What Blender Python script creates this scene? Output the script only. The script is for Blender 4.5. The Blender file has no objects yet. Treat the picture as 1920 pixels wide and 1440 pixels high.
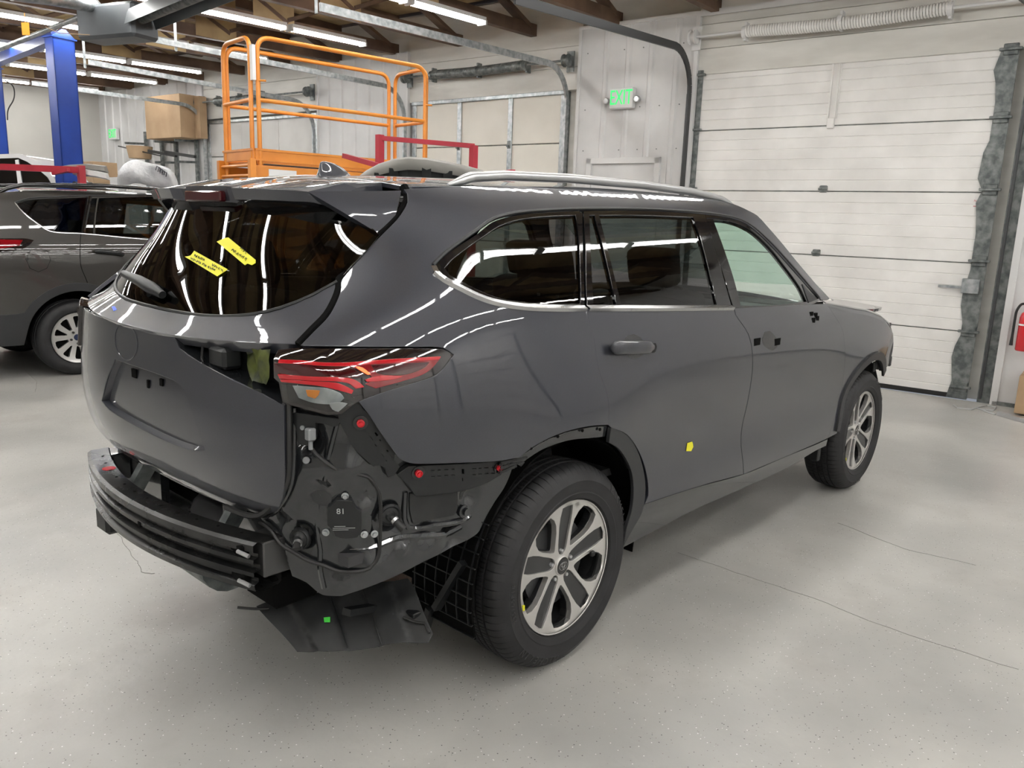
import bpy, bmesh, math, random, bisect
from mathutils import Vector, Matrix
from mathutils.geometry import delaunay_2d_cdt
random.seed(7)
SC = bpy.context.scene
COL = SC.collection
PI = math.pi
# ---------------------------------------------------------------- camera
CAM = (-2.0717, -2.4946, 1.5532); YAW, PITCH, ROLL, FPX = 0.7372, 0.2026, 0.0347, 1493.39
_f = Vector((math.cos(PITCH)*math.cos(YAW), math.cos(PITCH)*math.sin(YAW), -math.sin(PITCH)))
_r0 = Vector((math.sin(YAW), -math.cos(YAW), 0)); _u0 = _r0.cross(_f)
_r = math.cos(ROLL)*_r0 + math.sin(ROLL)*_u0; _u = -math.sin(ROLL)*_r0 + math.cos(ROLL)*_u0
C0 = Vector(CAM)
cd = bpy.data.cameras.new('camera'); cam = bpy.data.objects.new('camera', cd); COL.objects.link(cam)
cd.sensor_width = 36; cd.lens = FPX/1920*36; cd.clip_start = .05; cd.clip_end = 200
M4 = Matrix((( _r.x, _u.x, -_f.x, C0.x), (_r.y, _u.y, -_f.y, C0.y), (_r.z, _u.z, -_f.z, C0.z), (0,0,0,1)))
cam.matrix_world = M4
SC.camera = cam
# ---------------------------------------------------------------- world, exposure
w = bpy.data.worlds.new('world'); SC.world = w; w.use_nodes = True
w.node_tree.nodes['Background'].inputs[0].default_value = (.75, .8, .9, 1)
w.node_tree.nodes['Background'].inputs[1].default_value = .25
SC.view_settings.view_transform = 'Standard'; SC.view_settings.look = 'None'
SC.view_settings.gamma = 1; SC.view_settings.use_curve_mapping = False
SC.view_settings.exposure = 0.52
LAMP = 24.0
# ---------------------------------------------------------------- helpers
def ray(a, b): return _f + _r*((a-960)/FPX) + _u*((720-b)/FPX)
def on(a, b, ax, v):
    d = ray(a, b); return C0 + d*((v-C0[ax])/d[ax])
def link(o, parent=None):
    COL.objects.link(o)
    if parent: o.parent = parent
    return o
def mesh(name, vs, fs, mat, parent=None, smooth=False):
    me = bpy.data.meshes.new(name); me.from_pydata([tuple(v) for v in vs], [], fs); me.update()
    if smooth: me.polygons.foreach_set('use_smooth', [True]*len(me.polygons))
    if isinstance(mat, (list, tuple)):
        for m in mat: me.materials.append(m)
    elif mat: me.materials.append(mat)
    o = bpy.data.objects.new(name, me); link(o, parent); return o
def empty(name, loc=(0,0,0), rz=0, label=None, cat=None, group=None):
    o = bpy.data.objects.new(name, None); o.empty_display_size = .1; link(o)
    o.location = loc; o.rotation_euler = (0, 0, rz); tag(o, label, cat, group); return o
def tag(o, label=None, cat=None, group=None, kind=None):
    if label: o['label'] = label
    if cat: o['category'] = cat
    if group: o['group'] = group
    if kind: o['kind'] = kind
    return o
def smooth_by_angle(me, ang=35):
    bm = bmesh.new(); bm.from_mesh(me)
    for f in bm.faces: f.smooth = True
    ca = math.radians(ang)
    for e in bm.edges:
        e.smooth = not (len(e.link_faces) == 2 and e.calc_face_angle(0) > ca)
    bm.to_mesh(me); bm.free()
class MB:
    """collects shapes, build() links them as one mesh object"""
    def __init__(s): s.v = []; s.f = []; s.m = []
    def add(s, vs, fs, mi=0):
        n = len(s.v); s.v += [Vector(v) for v in vs]; s.f += [tuple(i+n for i in f) for f in fs]; s.m += [mi]*len(fs); return s
    def box(s, a, b, M=None, mi=0, bev=0):
        x0,y0,z0 = a; x1,y1,z1 = b
        if x0>x1: x0,x1=x1,x0
        if y0>y1: y0,y1=y1,y0
        if z0>z1: z0,z1=z1,z0
        if bev:
            k = min(bev, (x1-x0)/2.01, (y1-y0)/2.01, (z1-z0)/2.01); vs=[]; idx={}
            bm = bmesh.new(); bmesh.ops.create_cube(bm, size=1)
            for v in bm.verts: v.co = Vector((x0 if v.co.x<0 else x1, y0 if v.co.y<0 else y1, z0 if v.co.z<0 else z1))
            bmesh.ops.bevel(bm, geom=bm.edges[:]+bm.verts[:], offset=k, segments=1, affect='EDGES', profile=.5)
            bm.verts.ensure_lookup_table(); vs=[v.co.copy() for v in bm.verts]; fs=[tuple(v.index for v in f.verts) for f in bm.faces]; bm.free()
        else:
            vs = [Vector(q) for q in ((x0,y0,z0),(x1,y0,z0),(x1,y1,z0),(x0,y1,z0),(x0,y0,z1),(x1,y0,z1),(x1,y1,z1),(x0,y1,z1))]
            fs = [(0,3,2,1),(4,5,6,7),(0,1,5,4),(1,2,6,5),(2,3,7,6),(3,0,4,7)]
        if M: vs = [M@v for v in vs]
        return s.add(vs, fs, mi)
    def tube(s, pts, r, n=8, mi=0, cap=True, rs=None):
        pts = [Vector(p) for p in pts]; m = len(pts); rings = []
        t0 = (pts[1]-pts[0]).normalized()
        up = Vector((0,0,1)) if abs(t0.z) < .9 else Vector((1,0,0))
        a = t0.cross(up).normalized(); 
        for i, p in enumerate(pts):
            t = ((pts[min(i+1,m-1)]-pts[i]).normalized() + (pts[i]-pts[max(i-1,0)]).normalized())
            t = t.normalized() if t.length > 1e-6 else t0
            a = (a - t*a.dot(t)).normalized(); b = t.cross(a)
            rr = rs[i] if rs else r
            rings.append([p + (a*math.cos(2*PI*k/n) + b*math.sin(2*PI*k/n))*rr for k in range(n)])
        vs = [v for R in rings for v in R]
        fs = [(i*n+k, i*n+(k+1)%n, (i+1)*n+(k+1)%n, (i+1)*n+k) for i in range(m-1) for k in range(n)]
        if cap: fs += [tuple(range(n-1,-1,-1)), tuple((m-1)*n+k for k in range(n))]
        return s.add(vs, fs, mi)
    def bar(s, p, q, w, h, up=(0,0,1), mi=0):
        p, q = Vector(p), Vector(q); t = (q-p).normalized(); up = Vector(up)
        a = t.cross(up)
        if a.length < 1e-4: a = t.cross(Vector((1,0,0)))
        a.normalize(); b = a.cross(t)
        vs = [c + a*sx*w/2 + b*sz*h/2 for c in (p, q) for sx, sz in ((-1,-1),(1,-1),(1,1),(-1,1))]
        return s.add(vs, [(0,1,2,3),(7,6,5,4),(0,4,5,1),(1,5,6,2),(2,6,7,3),(3,7,4,0)], mi)
    def disc(s, c, n_, r, h, seg=20, mi=0, r2=None):
        c = Vector(c); n_ = Vector(n_).normalized()
        return s.tube([c, c+n_*h], r, seg, mi, rs=[r, r if r2 is None else r2])
    def lathe(s, prof, c, axis, seg=32, mi=0, close=False):
        """prof: (radius, height) pairs round axis through c"""
        c = Vector(c); z = Vector(axis).normalized(); a = z.orthogonal().normalized(); b = z.cross(a); m = len(prof)
        vs = [c + z*h + (a*math.cos(2*PI*k/seg)+b*math.sin(2*PI*k/seg))*r for r, h in prof for k in range(seg)]
        fs = [(i*seg+k, i*seg+(k+1)%seg, (i+1)*seg+(k+1)%seg, (i+1)*seg+k) for i in range(m-1) for k in range(seg)]
        if close: fs += [((m-1)*seg+k, (m-1)*seg+(k+1)%seg, (k+1)%seg, k) for k in range(seg)]
        return s.add(vs, fs, mi)
    def build(s, name, mat, parent=None, smooth=None, M=None):
        vs = [M@v for v in s.v] if M else s.v
        o = mesh(name, vs, s.f, mat, parent)
        if isinstance(mat, (list, tuple)): o.data.polygons.foreach_set('material_index', s.m)
        bm = bmesh.new(); bm.from_mesh(o.data); bmesh.ops.recalc_face_normals(bm, faces=bm.faces[:]); bm.to_mesh(o.data); bm.free()
        if smooth: smooth_by_angle(o.data, smooth)
        return o
def arc(c, r, a0, a1, n, ax1, ax2):
    c, ax1, ax2 = Vector(c), Vector(ax1), Vector(ax2)
    return [c + ax1*r*math.cos(a0+(a1-a0)*i/n) + ax2*r*math.sin(a0+(a1-a0)*i/n) for i in range(n+1)]
def rounded(pts, r, n=5):
    """polyline with its inner corners rounded"""
    pts = [Vector(p) for p in pts]; out = [pts[0]]
    for i in range(1, len(pts)-1):
        a, b, c = pts[i-1], pts[i], pts[i+1]
        d1 = (a-b); d2 = (c-b); k = min(r, d1.length*.49, d2.length*.49)
        p, q = b+d1.normalized()*k, b+d2.normalized()*k
        for j in range(n+1):
            t = j/n; out.append(p*(1-t)**2 + b*2*t*(1-t) + q*t*t)
    return out+[pts[-1]]
def copy_tree(o, parent=None):
    c = o.copy(); COL.objects.link(c); c.parent = parent
    for ch in list(o.children): copy_tree(ch, c)
    return c
# ---------------------------------------------------------------- materials
def mat(name, col, rough=.5, metal=0., coat=0., spec=.5, emis=None, es=1., alpha=None, coat_rough=.03):
    m = bpy.data.materials.new(name); m.use_nodes = True
    b = m.node_tree.nodes['Principled BSDF']; I = b.inputs
    I['Base Color'].default_value = (*col, 1); I['Roughness'].default_value = rough; I['Metallic'].default_value = metal
    I['Coat Weight'].default_value = coat; I['Coat Roughness'].default_value = coat_rough; I['Specular IOR Level'].default_value = spec
    if emis: I['Emission Color'].default_value = (*emis, 1); I['Emission Strength'].default_value = es
    return m
def nodes(m):
    nt = m.node_tree; return nt, nt.nodes['Principled BSDF']
def noisy(m, c1, c2, scale=5, detail=4, lo=.35, hi=.65, bump=0, rough=None, dist=.01, stretch=None):
    """colour varies between c1 and c2 by object-space noise; optional bump"""
    nt, b = nodes(m); N = nt.nodes; L = nt.links
    tc = N.new('ShaderNodeNewGeometry'); no = N.new('ShaderNodeTexNoise'); no.inputs['Scale'].default_value = scale; no.inputs['Detail'].default_value = detail
    src = tc.outputs['Position']
    if stretch:
        mp = N.new('ShaderNodeMapping'); mp.inputs['Scale'].default_value = stretch; L.new(src, mp.inputs[0]); src = mp.outputs[0]
    L.new(src, no.inputs['Vector'])
    cr = N.new('ShaderNodeValToRGB'); cr.color_ramp.elements[0].position = lo; cr.color_ramp.elements[1].position = hi
    cr.color_ramp.elements[0].color = (*c1, 1); cr.color_ramp.elements[1].color = (*c2, 1)
    L.new(no.outputs['Fac'], cr.inputs[0]); L.new(cr.outputs[0], b.inputs['Base Color'])
    if rough:
        mr = N.new('ShaderNodeMapRange'); mr.inputs['To Min'].default_value = rough[0]; mr.inputs['To Max'].default_value = rough[1]
        L.new(no.outputs['Fac'], mr.inputs[0]); L.new(mr.outputs[0], b.inputs['Roughness'])
    if bump:
        bp = N.new('ShaderNodeBump'); bp.inputs['Strength'].default_value = bump; bp.inputs['Distance'].default_value = dist
        n2 = N.new('ShaderNodeTexNoise'); n2.inputs['Scale'].default_value = scale*4; n2.inputs['Detail'].default_value = 3
        L.new(src, n2.inputs['Vector']); L.new(n2.outputs['Fac'], bp.inputs['Height']); L.new(bp.outputs[0], b.inputs['Normal'])
    return m
def glassmat(name, tint, rough=0.0, ior=1.5):
    m = bpy.data.materials.new(name); m.use_nodes = True; nt = m.node_tree; N = nt.nodes; L = nt.links; N.clear()
    o = N.new('ShaderNodeOutputMaterial'); mx = N.new('ShaderNodeMixShader'); t = N.new('ShaderNodeBsdfTransparent'); g = N.new('ShaderNodeBsdfGlossy')
    fr = N.new('ShaderNodeFresnel'); fr.inputs[0].default_value = ior
    t.inputs[0].default_value = (*tint, 1); g.inputs['Roughness'].default_value = rough; g.inputs['Color'].default_value = (1,1,1,1)
    ge = N.new('ShaderNodeNewGeometry'); mf = N.new('ShaderNodeMix'); L.new(ge.outputs['Backfacing'], mf.inputs[0]); L.new(fr.outputs[0], mf.inputs[2]); mf.inputs[3].default_value = .05
    L.new(mf.outputs[0], mx.inputs[0]); L.new(t.outputs[0], mx.inputs[1]); L.new(g.outputs[0], mx.inputs[2]); L.new(mx.outputs[0], o.inputs[0])
    return m
K = {}
def paint(name, col):
    m = mat(name, col, .42, .25, 1.0, .5, coat_rough=.012); m.node_tree.nodes['Principled BSDF'].inputs['Coat IOR'].default_value = 1.55
    nt, b = nodes(m); N = nt.nodes; L = nt.links
    g = N.new('ShaderNodeNewGeometry'); v = N.new('ShaderNodeTexVoronoi'); v.inputs['Scale'].default_value = 1400
    L.new(g.outputs['Position'], v.inputs['Vector']); mr = N.new('ShaderNodeMapRange'); mr.inputs['To Min'].default_value = .8; mr.inputs['To Max'].default_value = 1.25
    L.new(v.outputs['Color'], mr.inputs[0]); mx = N.new('ShaderNodeMix'); mx.data_type = 'RGBA'; mx.blend_type = 'MULTIPLY'; mx.inputs[0].default_value = 1
    mx.inputs[6].default_value = (*col, 1); L.new(mr.outputs[0], mx.inputs[7]); L.new(mx.outputs[2], b.inputs['Base Color'])
    return m
K['paint'] = paint('grey_metallic_paint', (.022, .0245, .034))
K['paint_in'] = mat('grey_inner_paint', (.020, .022, .025), .22, .4, 1.0); K['paint_in'].node_tree.nodes['Principled BSDF'].inputs['Coat IOR'].default_value = 1.5
K['paint2'] = paint('brown_grey_metallic_paint', (.030, .028, .025))
K['plastic'] = mat('black_plastic', (.007, .008, .009), .42)
K['plastic_gloss'] = mat('gloss_black_plastic', (.006, .006, .007), .06, coat=.5)
K['plastic_dusty'] = noisy(mat('dusty_black_plastic', (.02,.02,.022), .5), (.006,.007,.008), (.022,.023,.023), 9, 5)
K['clad'] = mat('dark_grey_cladding', (.020, .021, .023), .45)
K['rubber'] = noisy(mat('tyre_rubber', (.02,.02,.021), .62), (.007,.007,.008), (.018,.018,.020), 14, 6, rough=(.5,.75))
K['rubber2'] = mat('black_rubber', (.012,.012,.012), .55)
K['machined'] = mat('machined_alloy', (.60,.59,.57), .34, .7, .2)
K['darkalloy'] = mat('dark_grey_alloy', (.028,.029,.031), .3, .5, .5)
K['silveralloy'] = mat('silver_alloy', (.55,.55,.54), .35, .8, .3)
K['black'] = mat('matt_black', (.003,.003,.003), .9, spec=.08)
K['chrome'] = mat('satin_chrome', (.55,.55,.56), .18, 1)
K['silver'] = mat('satin_silver', (.52,.53,.54), .3, .85)
K['steel'] = noisy(mat('galvanised_steel', (.45,.47,.48), .4, .8), (.30,.33,.34), (.55,.57,.58), 18, 4)
K['steel_dark'] = noisy(mat('weathered_galvanised_steel', (.2,.22,.22), .5, .5), (.10,.115,.115), (.25,.265,.26), 16, 5)
K['track'] = mat('dark_track_steel', (.07,.072,.075), .45, .6)
K['glass_dark'] = glassmat('privacy_glass', (.13,.135,.14))
K['glass_rear'] = glassmat('rear_privacy_glass', (.15,.15,.145))
K['glass_green'] = glassmat('green_tinted_glass', (.74,.90,.83))
K['red_lens'] = mat('red_lens', (.20,.002,.006), .08, 0, 1)
K['red_bright'] = mat('bright_red_lens', (.42,.003,.010), .1, 0, 1, emis=(1,.01,.02), es=.02)
K['red_dark'] = mat('dark_red_lens', (.045,.001,.003), .06, 0, 1)
K['smoke_lens'] = mat('smoked_lens', (.012,.008,.008), .04, 0, 1)
K['clear_lens'] = glassmat('clear_lens', (.8,.82,.82))
K['amber'] = mat('amber_bulb', (.6,.2,.02), .2, 0, 1)
K['yellow_tape'] = mat('yellow_tape', (.72,.68,.02), .55)
K['ink'] = mat('black_ink', (.02,.02,.03), .6)
K['blue_tape'] = mat('blue_tape', (.01,.08,.8), .5)
K['green_tape'] = mat('green_tape', (.05,.65,.05), .5)
K['red_clip'] = mat('red_plastic', (.55,.012,.022), .4)
K['beam'] = noisy(mat('black_aluminium', (.03,.03,.032), .25, .6), (.012,.013,.014), (.04,.04,.039), 7, 4, rough=(.15,.4))
K['white_plastic'] = mat('pale_grey_plastic', (.45,.46,.46), .4)
K['interior'] = mat('dark_cloth', (.035,.035,.037), .8)
K['interior_l'] = mat('light_grey_trim', (.42,.43,.42), .7)
K['hiviz'] = noisy(mat('yellow_green_foil', (.25,.32,.04), .35), (.015,.022,.004), (.085,.10,.018), 25, 3)
# ---------------------------------------------------------------- room frame
TH = math.radians(95.6); E1 = Vector((math.cos(TH), math.sin(TH), 0)); NN = Vector((-math.sin(TH), math.cos(TH), 0)); OR = Vector((6.405, -.28, 0))
def RW(s, t, z): return OR + E1*s + NN*t + Vector((0,0,z))
RM = Matrix(((E1.x, NN.x, 0, OR.x), (E1.y, NN.y, 0, OR.y), (0,0,1,0), (0,0,0,1)))
def wat(a, b, t=0):
    """pixel -> room coordinates (s, t, z) on the plane at distance t from the door wall"""
    d = ray(a, b); k = ((OR + NN*t - C0).dot(NN))/d.dot(NN); P = C0 + d*k; return (P-OR).dot(E1), t, P.z
def rc(P): P = Vector(P)-OR; return (P.dot(E1), P.dot(NN), P.z)
def ceil_z(t): return 3.83 - .035*t
# ================================================================ the room
def colnoise(name, c1, c2, sc=3, **k):
    return noisy(mat(name, c1, k.pop('r', .5), k.pop('me', 0)), c1, c2, sc, **k)
K['wall'] = colnoise('white_wall_metal', (.60,.60,.60), (.70,.70,.70), 2, r=.4)
K['header'] = noisy(mat('white_painted_board', (.7,.69,.66), .5), (.62,.61,.57), (.74,.73,.69), 1.5, stretch=(1,1,4), bump=.15)
K['door_white'] = noisy(mat('white_door_paint', (.8,.79,.77), .4), (.74,.73,.71), (.86,.85,.83), 2.2)
K['door_cream'] = colnoise('cream_door_panel', (.74,.71,.64), (.80,.77,.70), 2, r=.5)
K['door_grey'] = colnoise('pale_door_panel', (.58,.57,.55), (.66,.65,.63), 2, r=.5)
K['farwall'] = colnoise('grey_beige_wall', (.42,.41,.385), (.47,.46,.43), 1, r=.7)
K['chord'] = noisy(mat('brown_truss_timber', (.12,.07,.04), .7), (.085,.05,.035), (.17,.105,.065), 3, stretch=(1,1,1))
K['ply'] = noisy(mat('plywood_deck', (.4,.29,.15), .75), (.20,.125,.07), (.50,.37,.19), 1.3, 5, lo=.32, hi=.6)
K['whitebeam'] = mat('white_enamel', (.7,.7,.7), .4)
K['tube'] = mat('fluorescent_tube', (1,1,1), .4, emis=(1.0,.985,.95), es=LAMP)
K['exit_green'] = mat('exit_green', (.02,.6,.12), .4, emis=(.03,.9,.2), es=.5)
K['grey_tin'] = colnoise('grey_painted_tin', (.085,.095,.105), (.12,.13,.14), 2, r=.4, me=.3)
K['orange'] = colnoise('orange_paint', (.62,.21,.022), (.70,.26,.035), 4, r=.35)
K['blue'] = colnoise('blue_paint', (.006,.036,.25), (.009,.048,.31), 3, r=.3)
K['cardboard'] = colnoise('brown_cardboard', (.36,.24,.14), (.43,.30,.18), 3, r=.8)
K['redsteel'] = colnoise('red_paint', (.34,.015,.03), (.42,.02,.04), 6, r=.4)
K['primer'] = colnoise('dusty_grey_bumper', (.20,.195,.18), (.27,.26,.24), 4, r=.5)
K['white_paint'] = mat('white_car_paint', (.75,.75,.75), .3, 0, 1)
K['bag'] = noisy(mat('clear_grey_bag', (.5,.51,.52), .25), (.38,.39,.40), (.66,.67,.68), 3, 5, bump=.6, dist=.03)
# floor: pale grey epoxy with flakes, stains, a crack or two
fl = mat('grey_epoxy_floor', (.5,.5,.48), .35)
nt, b = nodes(fl); N = nt.nodes; L = nt.links
def nn(t, **k):
    n = N.new(t)
    for a, v in k.items():
        if a in n.inputs: n.inputs[a].default_value = v
        else: setattr(n, a, v)
    return n
g = nn('ShaderNodeNewGeometry')
n1 = nn('ShaderNodeTexNoise'); n1.inputs['Scale'].default_value = .9; n1.inputs['Detail'].default_value = 6; L.new(g.outputs['Position'], n1.inputs['Vector'])
cr = nn('ShaderNodeValToRGB'); e = cr.color_ramp.elements; e[0].position = .36; e[0].color = (.335,.335,.32,1); e[1].position = .62; e[1].color = (.48,.475,.45,1); L.new(n1.outputs['Fac'], cr.inputs[0])
# dull brownish stains
n2 = nn('ShaderNodeTexNoise'); n2.inputs['Scale'].default_value = 1.7; n2.inputs['Detail'].default_value = 8; n2.inputs['Roughness'].default_value = .65; L.new(g.outputs['Position'], n2.inputs['Vector'])
c2 = nn('ShaderNodeValToRGB'); c2.color_ramp.elements[0].position = .54; c2.color_ramp.elements[0].color = (0,0,0,1); c2.color_ramp.elements[1].position = .78; c2.color_ramp.elements[1].color = (.5,.5,.5,1); L.new(n2.outputs['Fac'], c2.inputs[0])
m1 = nn('ShaderNodeMix', data_type='RGBA'); L.new(c2.outputs[0], m1.inputs[0]); L.new(cr.outputs[0], m1.inputs[6]); m1.inputs[7].default_value = (.27,.25,.23,1)
prev = m1.outputs[2]
# an oil stain of its own near the car's tail
def stain(cx, cy, rad, col, amt, prev):
    sx = nn('ShaderNodeVectorMath', operation='SUBTRACT'); L.new(g.outputs['Position'], sx.inputs[0]); sx.inputs[1].default_value = (cx, cy, 0)
    ln = nn('ShaderNodeVectorMath', operation='LENGTH'); L.new(sx.outputs[0], ln.inputs[0])
    ns = nn('ShaderNodeTexNoise'); ns.inputs['Scale'].default_value = 5; ns.inputs['Detail'].default_value = 6; L.new(g.outputs['Position'], ns.inputs['Vector'])
    ad = nn('ShaderNodeMath', operation='MULTIPLY_ADD'); L.new(ns.outputs['Fac'], ad.inputs[0]); ad.inputs[1].default_value = rad*1.4; L.new(ln.outputs['Value'], ad.inputs[2])
    mr = nn('ShaderNodeMapRange'); mr.inputs['From Min'].default_value = rad*1.9; mr.inputs['From Max'].default_value = rad*.9; mr.inputs['To Min'].default_value = 0; mr.inputs['To Max'].default_value = amt
    L.new(ad.outputs[0], mr.inputs[0]); mm = nn('ShaderNodeMix', data_type='RGBA'); L.new(mr.outputs[0], mm.inputs[0]); L.new(prev, mm.inputs[6]); mm.inputs[7].default_value = (*col, 1)
    return mm.outputs[2]
for (px, py, rd, cc, am) in ((350,1140,.20,(.26,.23,.21),.55), (440,1010,.30,(.30,.27,.25),.35), (150,1350,.35,(.30,.29,.27),.35), (260,1260,.3,(.33,.32,.30),.3)):
    P = on(px, py, 2, 0); prev = stain(P.x, P.y, rd, cc, am, prev)
def flakes(scale, thr, col, prev, seed):
    v = nn('ShaderNodeTexVoronoi'); v.inputs['Scale'].default_value = scale
    mp = nn('ShaderNodeMapping'); mp.inputs['Location'].default_value = (seed, seed*.7, 0); L.new(g.outputs['Position'], mp.inputs[0]); L.new(mp.outputs[0], v.inputs['Vector'])
    lt = nn('ShaderNodeMath', operation='LESS_THAN'); L.new(v.outputs['Distance'], lt.inputs[0]); lt.inputs[1].default_value = thr
    # only some cells carry a flake
    sp = nn('ShaderNodeSeparateColor'); L.new(v.outputs['Color'], sp.inputs[0]); l2 = nn('ShaderNodeMath', operation='LESS_THAN'); L.new(sp.outputs[0], l2.inputs[0]); l2.inputs[1].default_value = .5
    mu = nn('ShaderNodeMath', operation='MULTIPLY'); L.new(lt.outputs[0], mu.inputs[0]); L.new(l2.outputs[0], mu.inputs[1])
    mm = nn('ShaderNodeMix', data_type='RGBA'); L.new(mu.outputs[0], mm.inputs[0]); L.new(prev, mm.inputs[6]); mm.inputs[7].default_value = (*col, 1)
    return mm.outputs[2]
prev = flakes(52, .11, (.06,.055,.055), prev, 3.1); prev = flakes(48, .10, (.76,.76,.75), prev, 9.7); prev = flakes(64, .12, (.22,.20,.18), prev, 17.3)
L.new(prev, b.inputs['Base Color'])
mr = nn('ShaderNodeMapRange'); mr.inputs['To Min'].default_value = .22; mr.inputs['To Max'].default_value = .5; L.new(n1.outputs['Fac'], mr.inputs[0]); L.new(mr.outputs[0], b.inputs['Roughness'])
bp = nn('ShaderNodeBump'); bp.inputs['Strength'].default_value = .12; bp.inputs['Distance'].default_value = .01
n3 = nn('ShaderNodeTexNoise'); n3.inputs['Scale'].default_value = 30; L.new(g.outputs['Position'], n3.inputs['Vector']); L.new(n3.outputs['Fac'], bp.inputs['Height']); L.new(bp.outputs[0], b.inputs['Normal'])
S0, S1, T1 = -6.5, 16.0, 13.5
def struct(o): return tag(o, kind='structure')
struct(MB().box((S0,-.0,-.1), (S1,T1,0), RM).build('floor', fl))
# cracks in the slab: fine dark recessed-looking threads
K['crack'] = mat('crack_dirt', (.24,.235,.22), .8)
for pts in ([(1570,980),(1700,1030),(1830,1060)], [(1270,1035),(1400,1080),(1520,1120),(1700,1190),(1910,1255)], [(40,688),(70,715),(66,735)], [(220,1000),(255,1050),(265,1072),(290,1075)]):
    P = [on(a, b_, 2, .001) for a, b_ in pts]; q = MB(); Q = []
    for i in range(len(P)-1):
        for k in range(6): Q.append(P[i].lerp(P[i+1], k/6)+Vector((random.uniform(-.006,.006), random.uniform(-.006,.006), 0)))
    Q.append(P[-1])
    q.tube(Q, .0012, 4); tag(q.build('trim_1', K['crack']), kind='structure')
# ceiling deck (sheets) and trusses
cz = 4.35
dk = empty('ceiling'); tag(dk, kind='structure')
sheets = []
for i in range(10):
    for j in range(12):
        s0 = -6.5+j*2.45*.78; 
        if s0 > 16: continue
        o = MB().box((S0+j*1.9, i*1.22+.02*0, cz), (S0+j*1.9+1.89, i*1.22+1.21, cz+.03), RM).build('plywood_sheet', K['ply'], dk)
MB().box((S0-.1,-.3,cz+.03), (S1+.1,T1,cz+.12), RM).build('roof_deck', K['chord'], dk)
tr_n = 0
s = -6.05
while s < 16:
    t_ = tag(empty('ceiling_truss', RW(s,0,0), TH), kind='structure'); c = MB()
    X = Matrix.Translation(Vector((0,0,0)))
    # local frame: x along wall, y = room depth
    c.add([(-.045,-.05,ceil_z(0)), (.045,-.05,ceil_z(0)), (.045,T1,ceil_z(T1)), (-.045,T1,ceil_z(T1)), (-.045,-.05,ceil_z(0)+.14), (.045,-.05,ceil_z(0)+.14), (.045,T1,ceil_z(T1)+.14), (-.045,T1,ceil_z(T1)+.14)],
          [(0,3,2,1),(4,5,6,7),(0,1,5,4),(1,2,6,5),(2,3,7,6),(3,0,4,7)])
    c.build('bottom_chord', K['chord'], t_)
    MB().box((-.045,-.05,cz-.12), (.045,T1,cz)).build('top_chord', K['chord'], t_)
    k = 0; y = .1
    while y < 9:
        a, b2 = (y, y+.9); z0 = ceil_z(y)+.1
        p, q = ((0,a,z0), (0,b2,cz-.08)) if k % 2 == 0 else ((0,a,cz-.08), (0,b2,z0))
        MB().bar(p, q, .045, .12, up=(1,0,0)).build('web', K['chord'], t_); y += .9; k += 1
    for y in (2.1, 5.2):
        MB().box((-.05,y-.3,ceil_z(y)-.0), (-.046,y+.3,cz-.02)).build('plywood_gusset', K['ply'], t_)
    s += 1.22; tr_n += 1
# walls --------------------------------------------------------------------
def corr(name, s0, s1, z0, z1, parent=None, mt=None, t=0.0, pitch=.30, flip=1):
    """ribbed steel sheet on the door wall"""
    prof = []; s_ = s0; 
    while s_ < s1-.001:
        for ds, h in ((0,0),(.17,0),(.19,.018),(.23,.018),(.25,0),(.29,0)):
            if s_+ds <= s1: prof.append((s_+ds, h))
        for ds in (.06,.115):
            pass
        s_ += pitch
    prof.append((s1, 0)); prof = sorted(set(prof))
    vs = [RW(a, t+h, z) for z in (z0, z1) for a, h in prof]; n = len(prof)
    fs = [(i, i+1, n+i+1, n+i) for i in range(n-1)]
    return mesh(name, vs, fs, mt or K['wall'], parent)
wl = tag(empty('wall_front'), kind='structure')
MB().box((S0,-.25,0), (S1,-.14,cz), RM).build('wall_backing', K['header'], wl)
for s0, s1, z1 in ((2.68,4.20,3.84), (7.10,9.06,3.84), (12.25,16,3.84), (-6.5,-.62,3.84)):
    # steel faced bays stand proud of the door openings
    MB().box((s0,-.14,0), (s1,-.002,z1), RM).build('wall_bay', K['wall'], wl)
for s0, s1 in ((7.10,9.06), (12.25,16), (-6.5,-.62)):
    x = s0
    while x < s1-.01:
        e_ = min(x+.9, s1); corr('steel_sheet', x, e_, 0, 3.84, wl); x = e_
dL = wat(1102,300)[0]; dR = wat(1240,295)[0]; dT = 2.33
corr('steel_sheet', 2.70, dR-.0, 0, 3.84, wl); corr('steel_sheet', dR, dL, dT+.0, 3.84, wl); corr('steel_sheet', dL, 4.18, 0, 3.84, wl)
# header boards above the doors
for s0, s1, zs in ((-.6,2.68,(3.20,3.47,3.72,4.3)), (4.20,7.10,(3.15,3.42,3.66,4.3)), (9.06,12.25,(3.15,3.42,3.66,4.3))):
    for a, b_ in zip(zs, zs[1:]):
        MB().box((s0,-.14,a+.004), (s1,-.03+random.uniform(-.006,.006),b_), RM, bev=.003).build('header_board', K['header'], wl)
# screws on the sheets
sc = MB()
for z in (2.42, 2.9, 3.55):
    for i in range(6): sc.disc(RW(2.84+.25*i, 0, z), NN, .007, .006, 6)
sc.build('sheet_screw', K['steel_dark'], wl)
tag(MB().box((S1,-.2,0), (S1+.12,T1,cz), RM).build('wall_left', K['farwall']), kind='structure')
wr = tag(MB().box((S0-.12,-.2,0), (S0,T1,cz), RM).build('wall_right', K['wall']), kind='structure')
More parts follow.
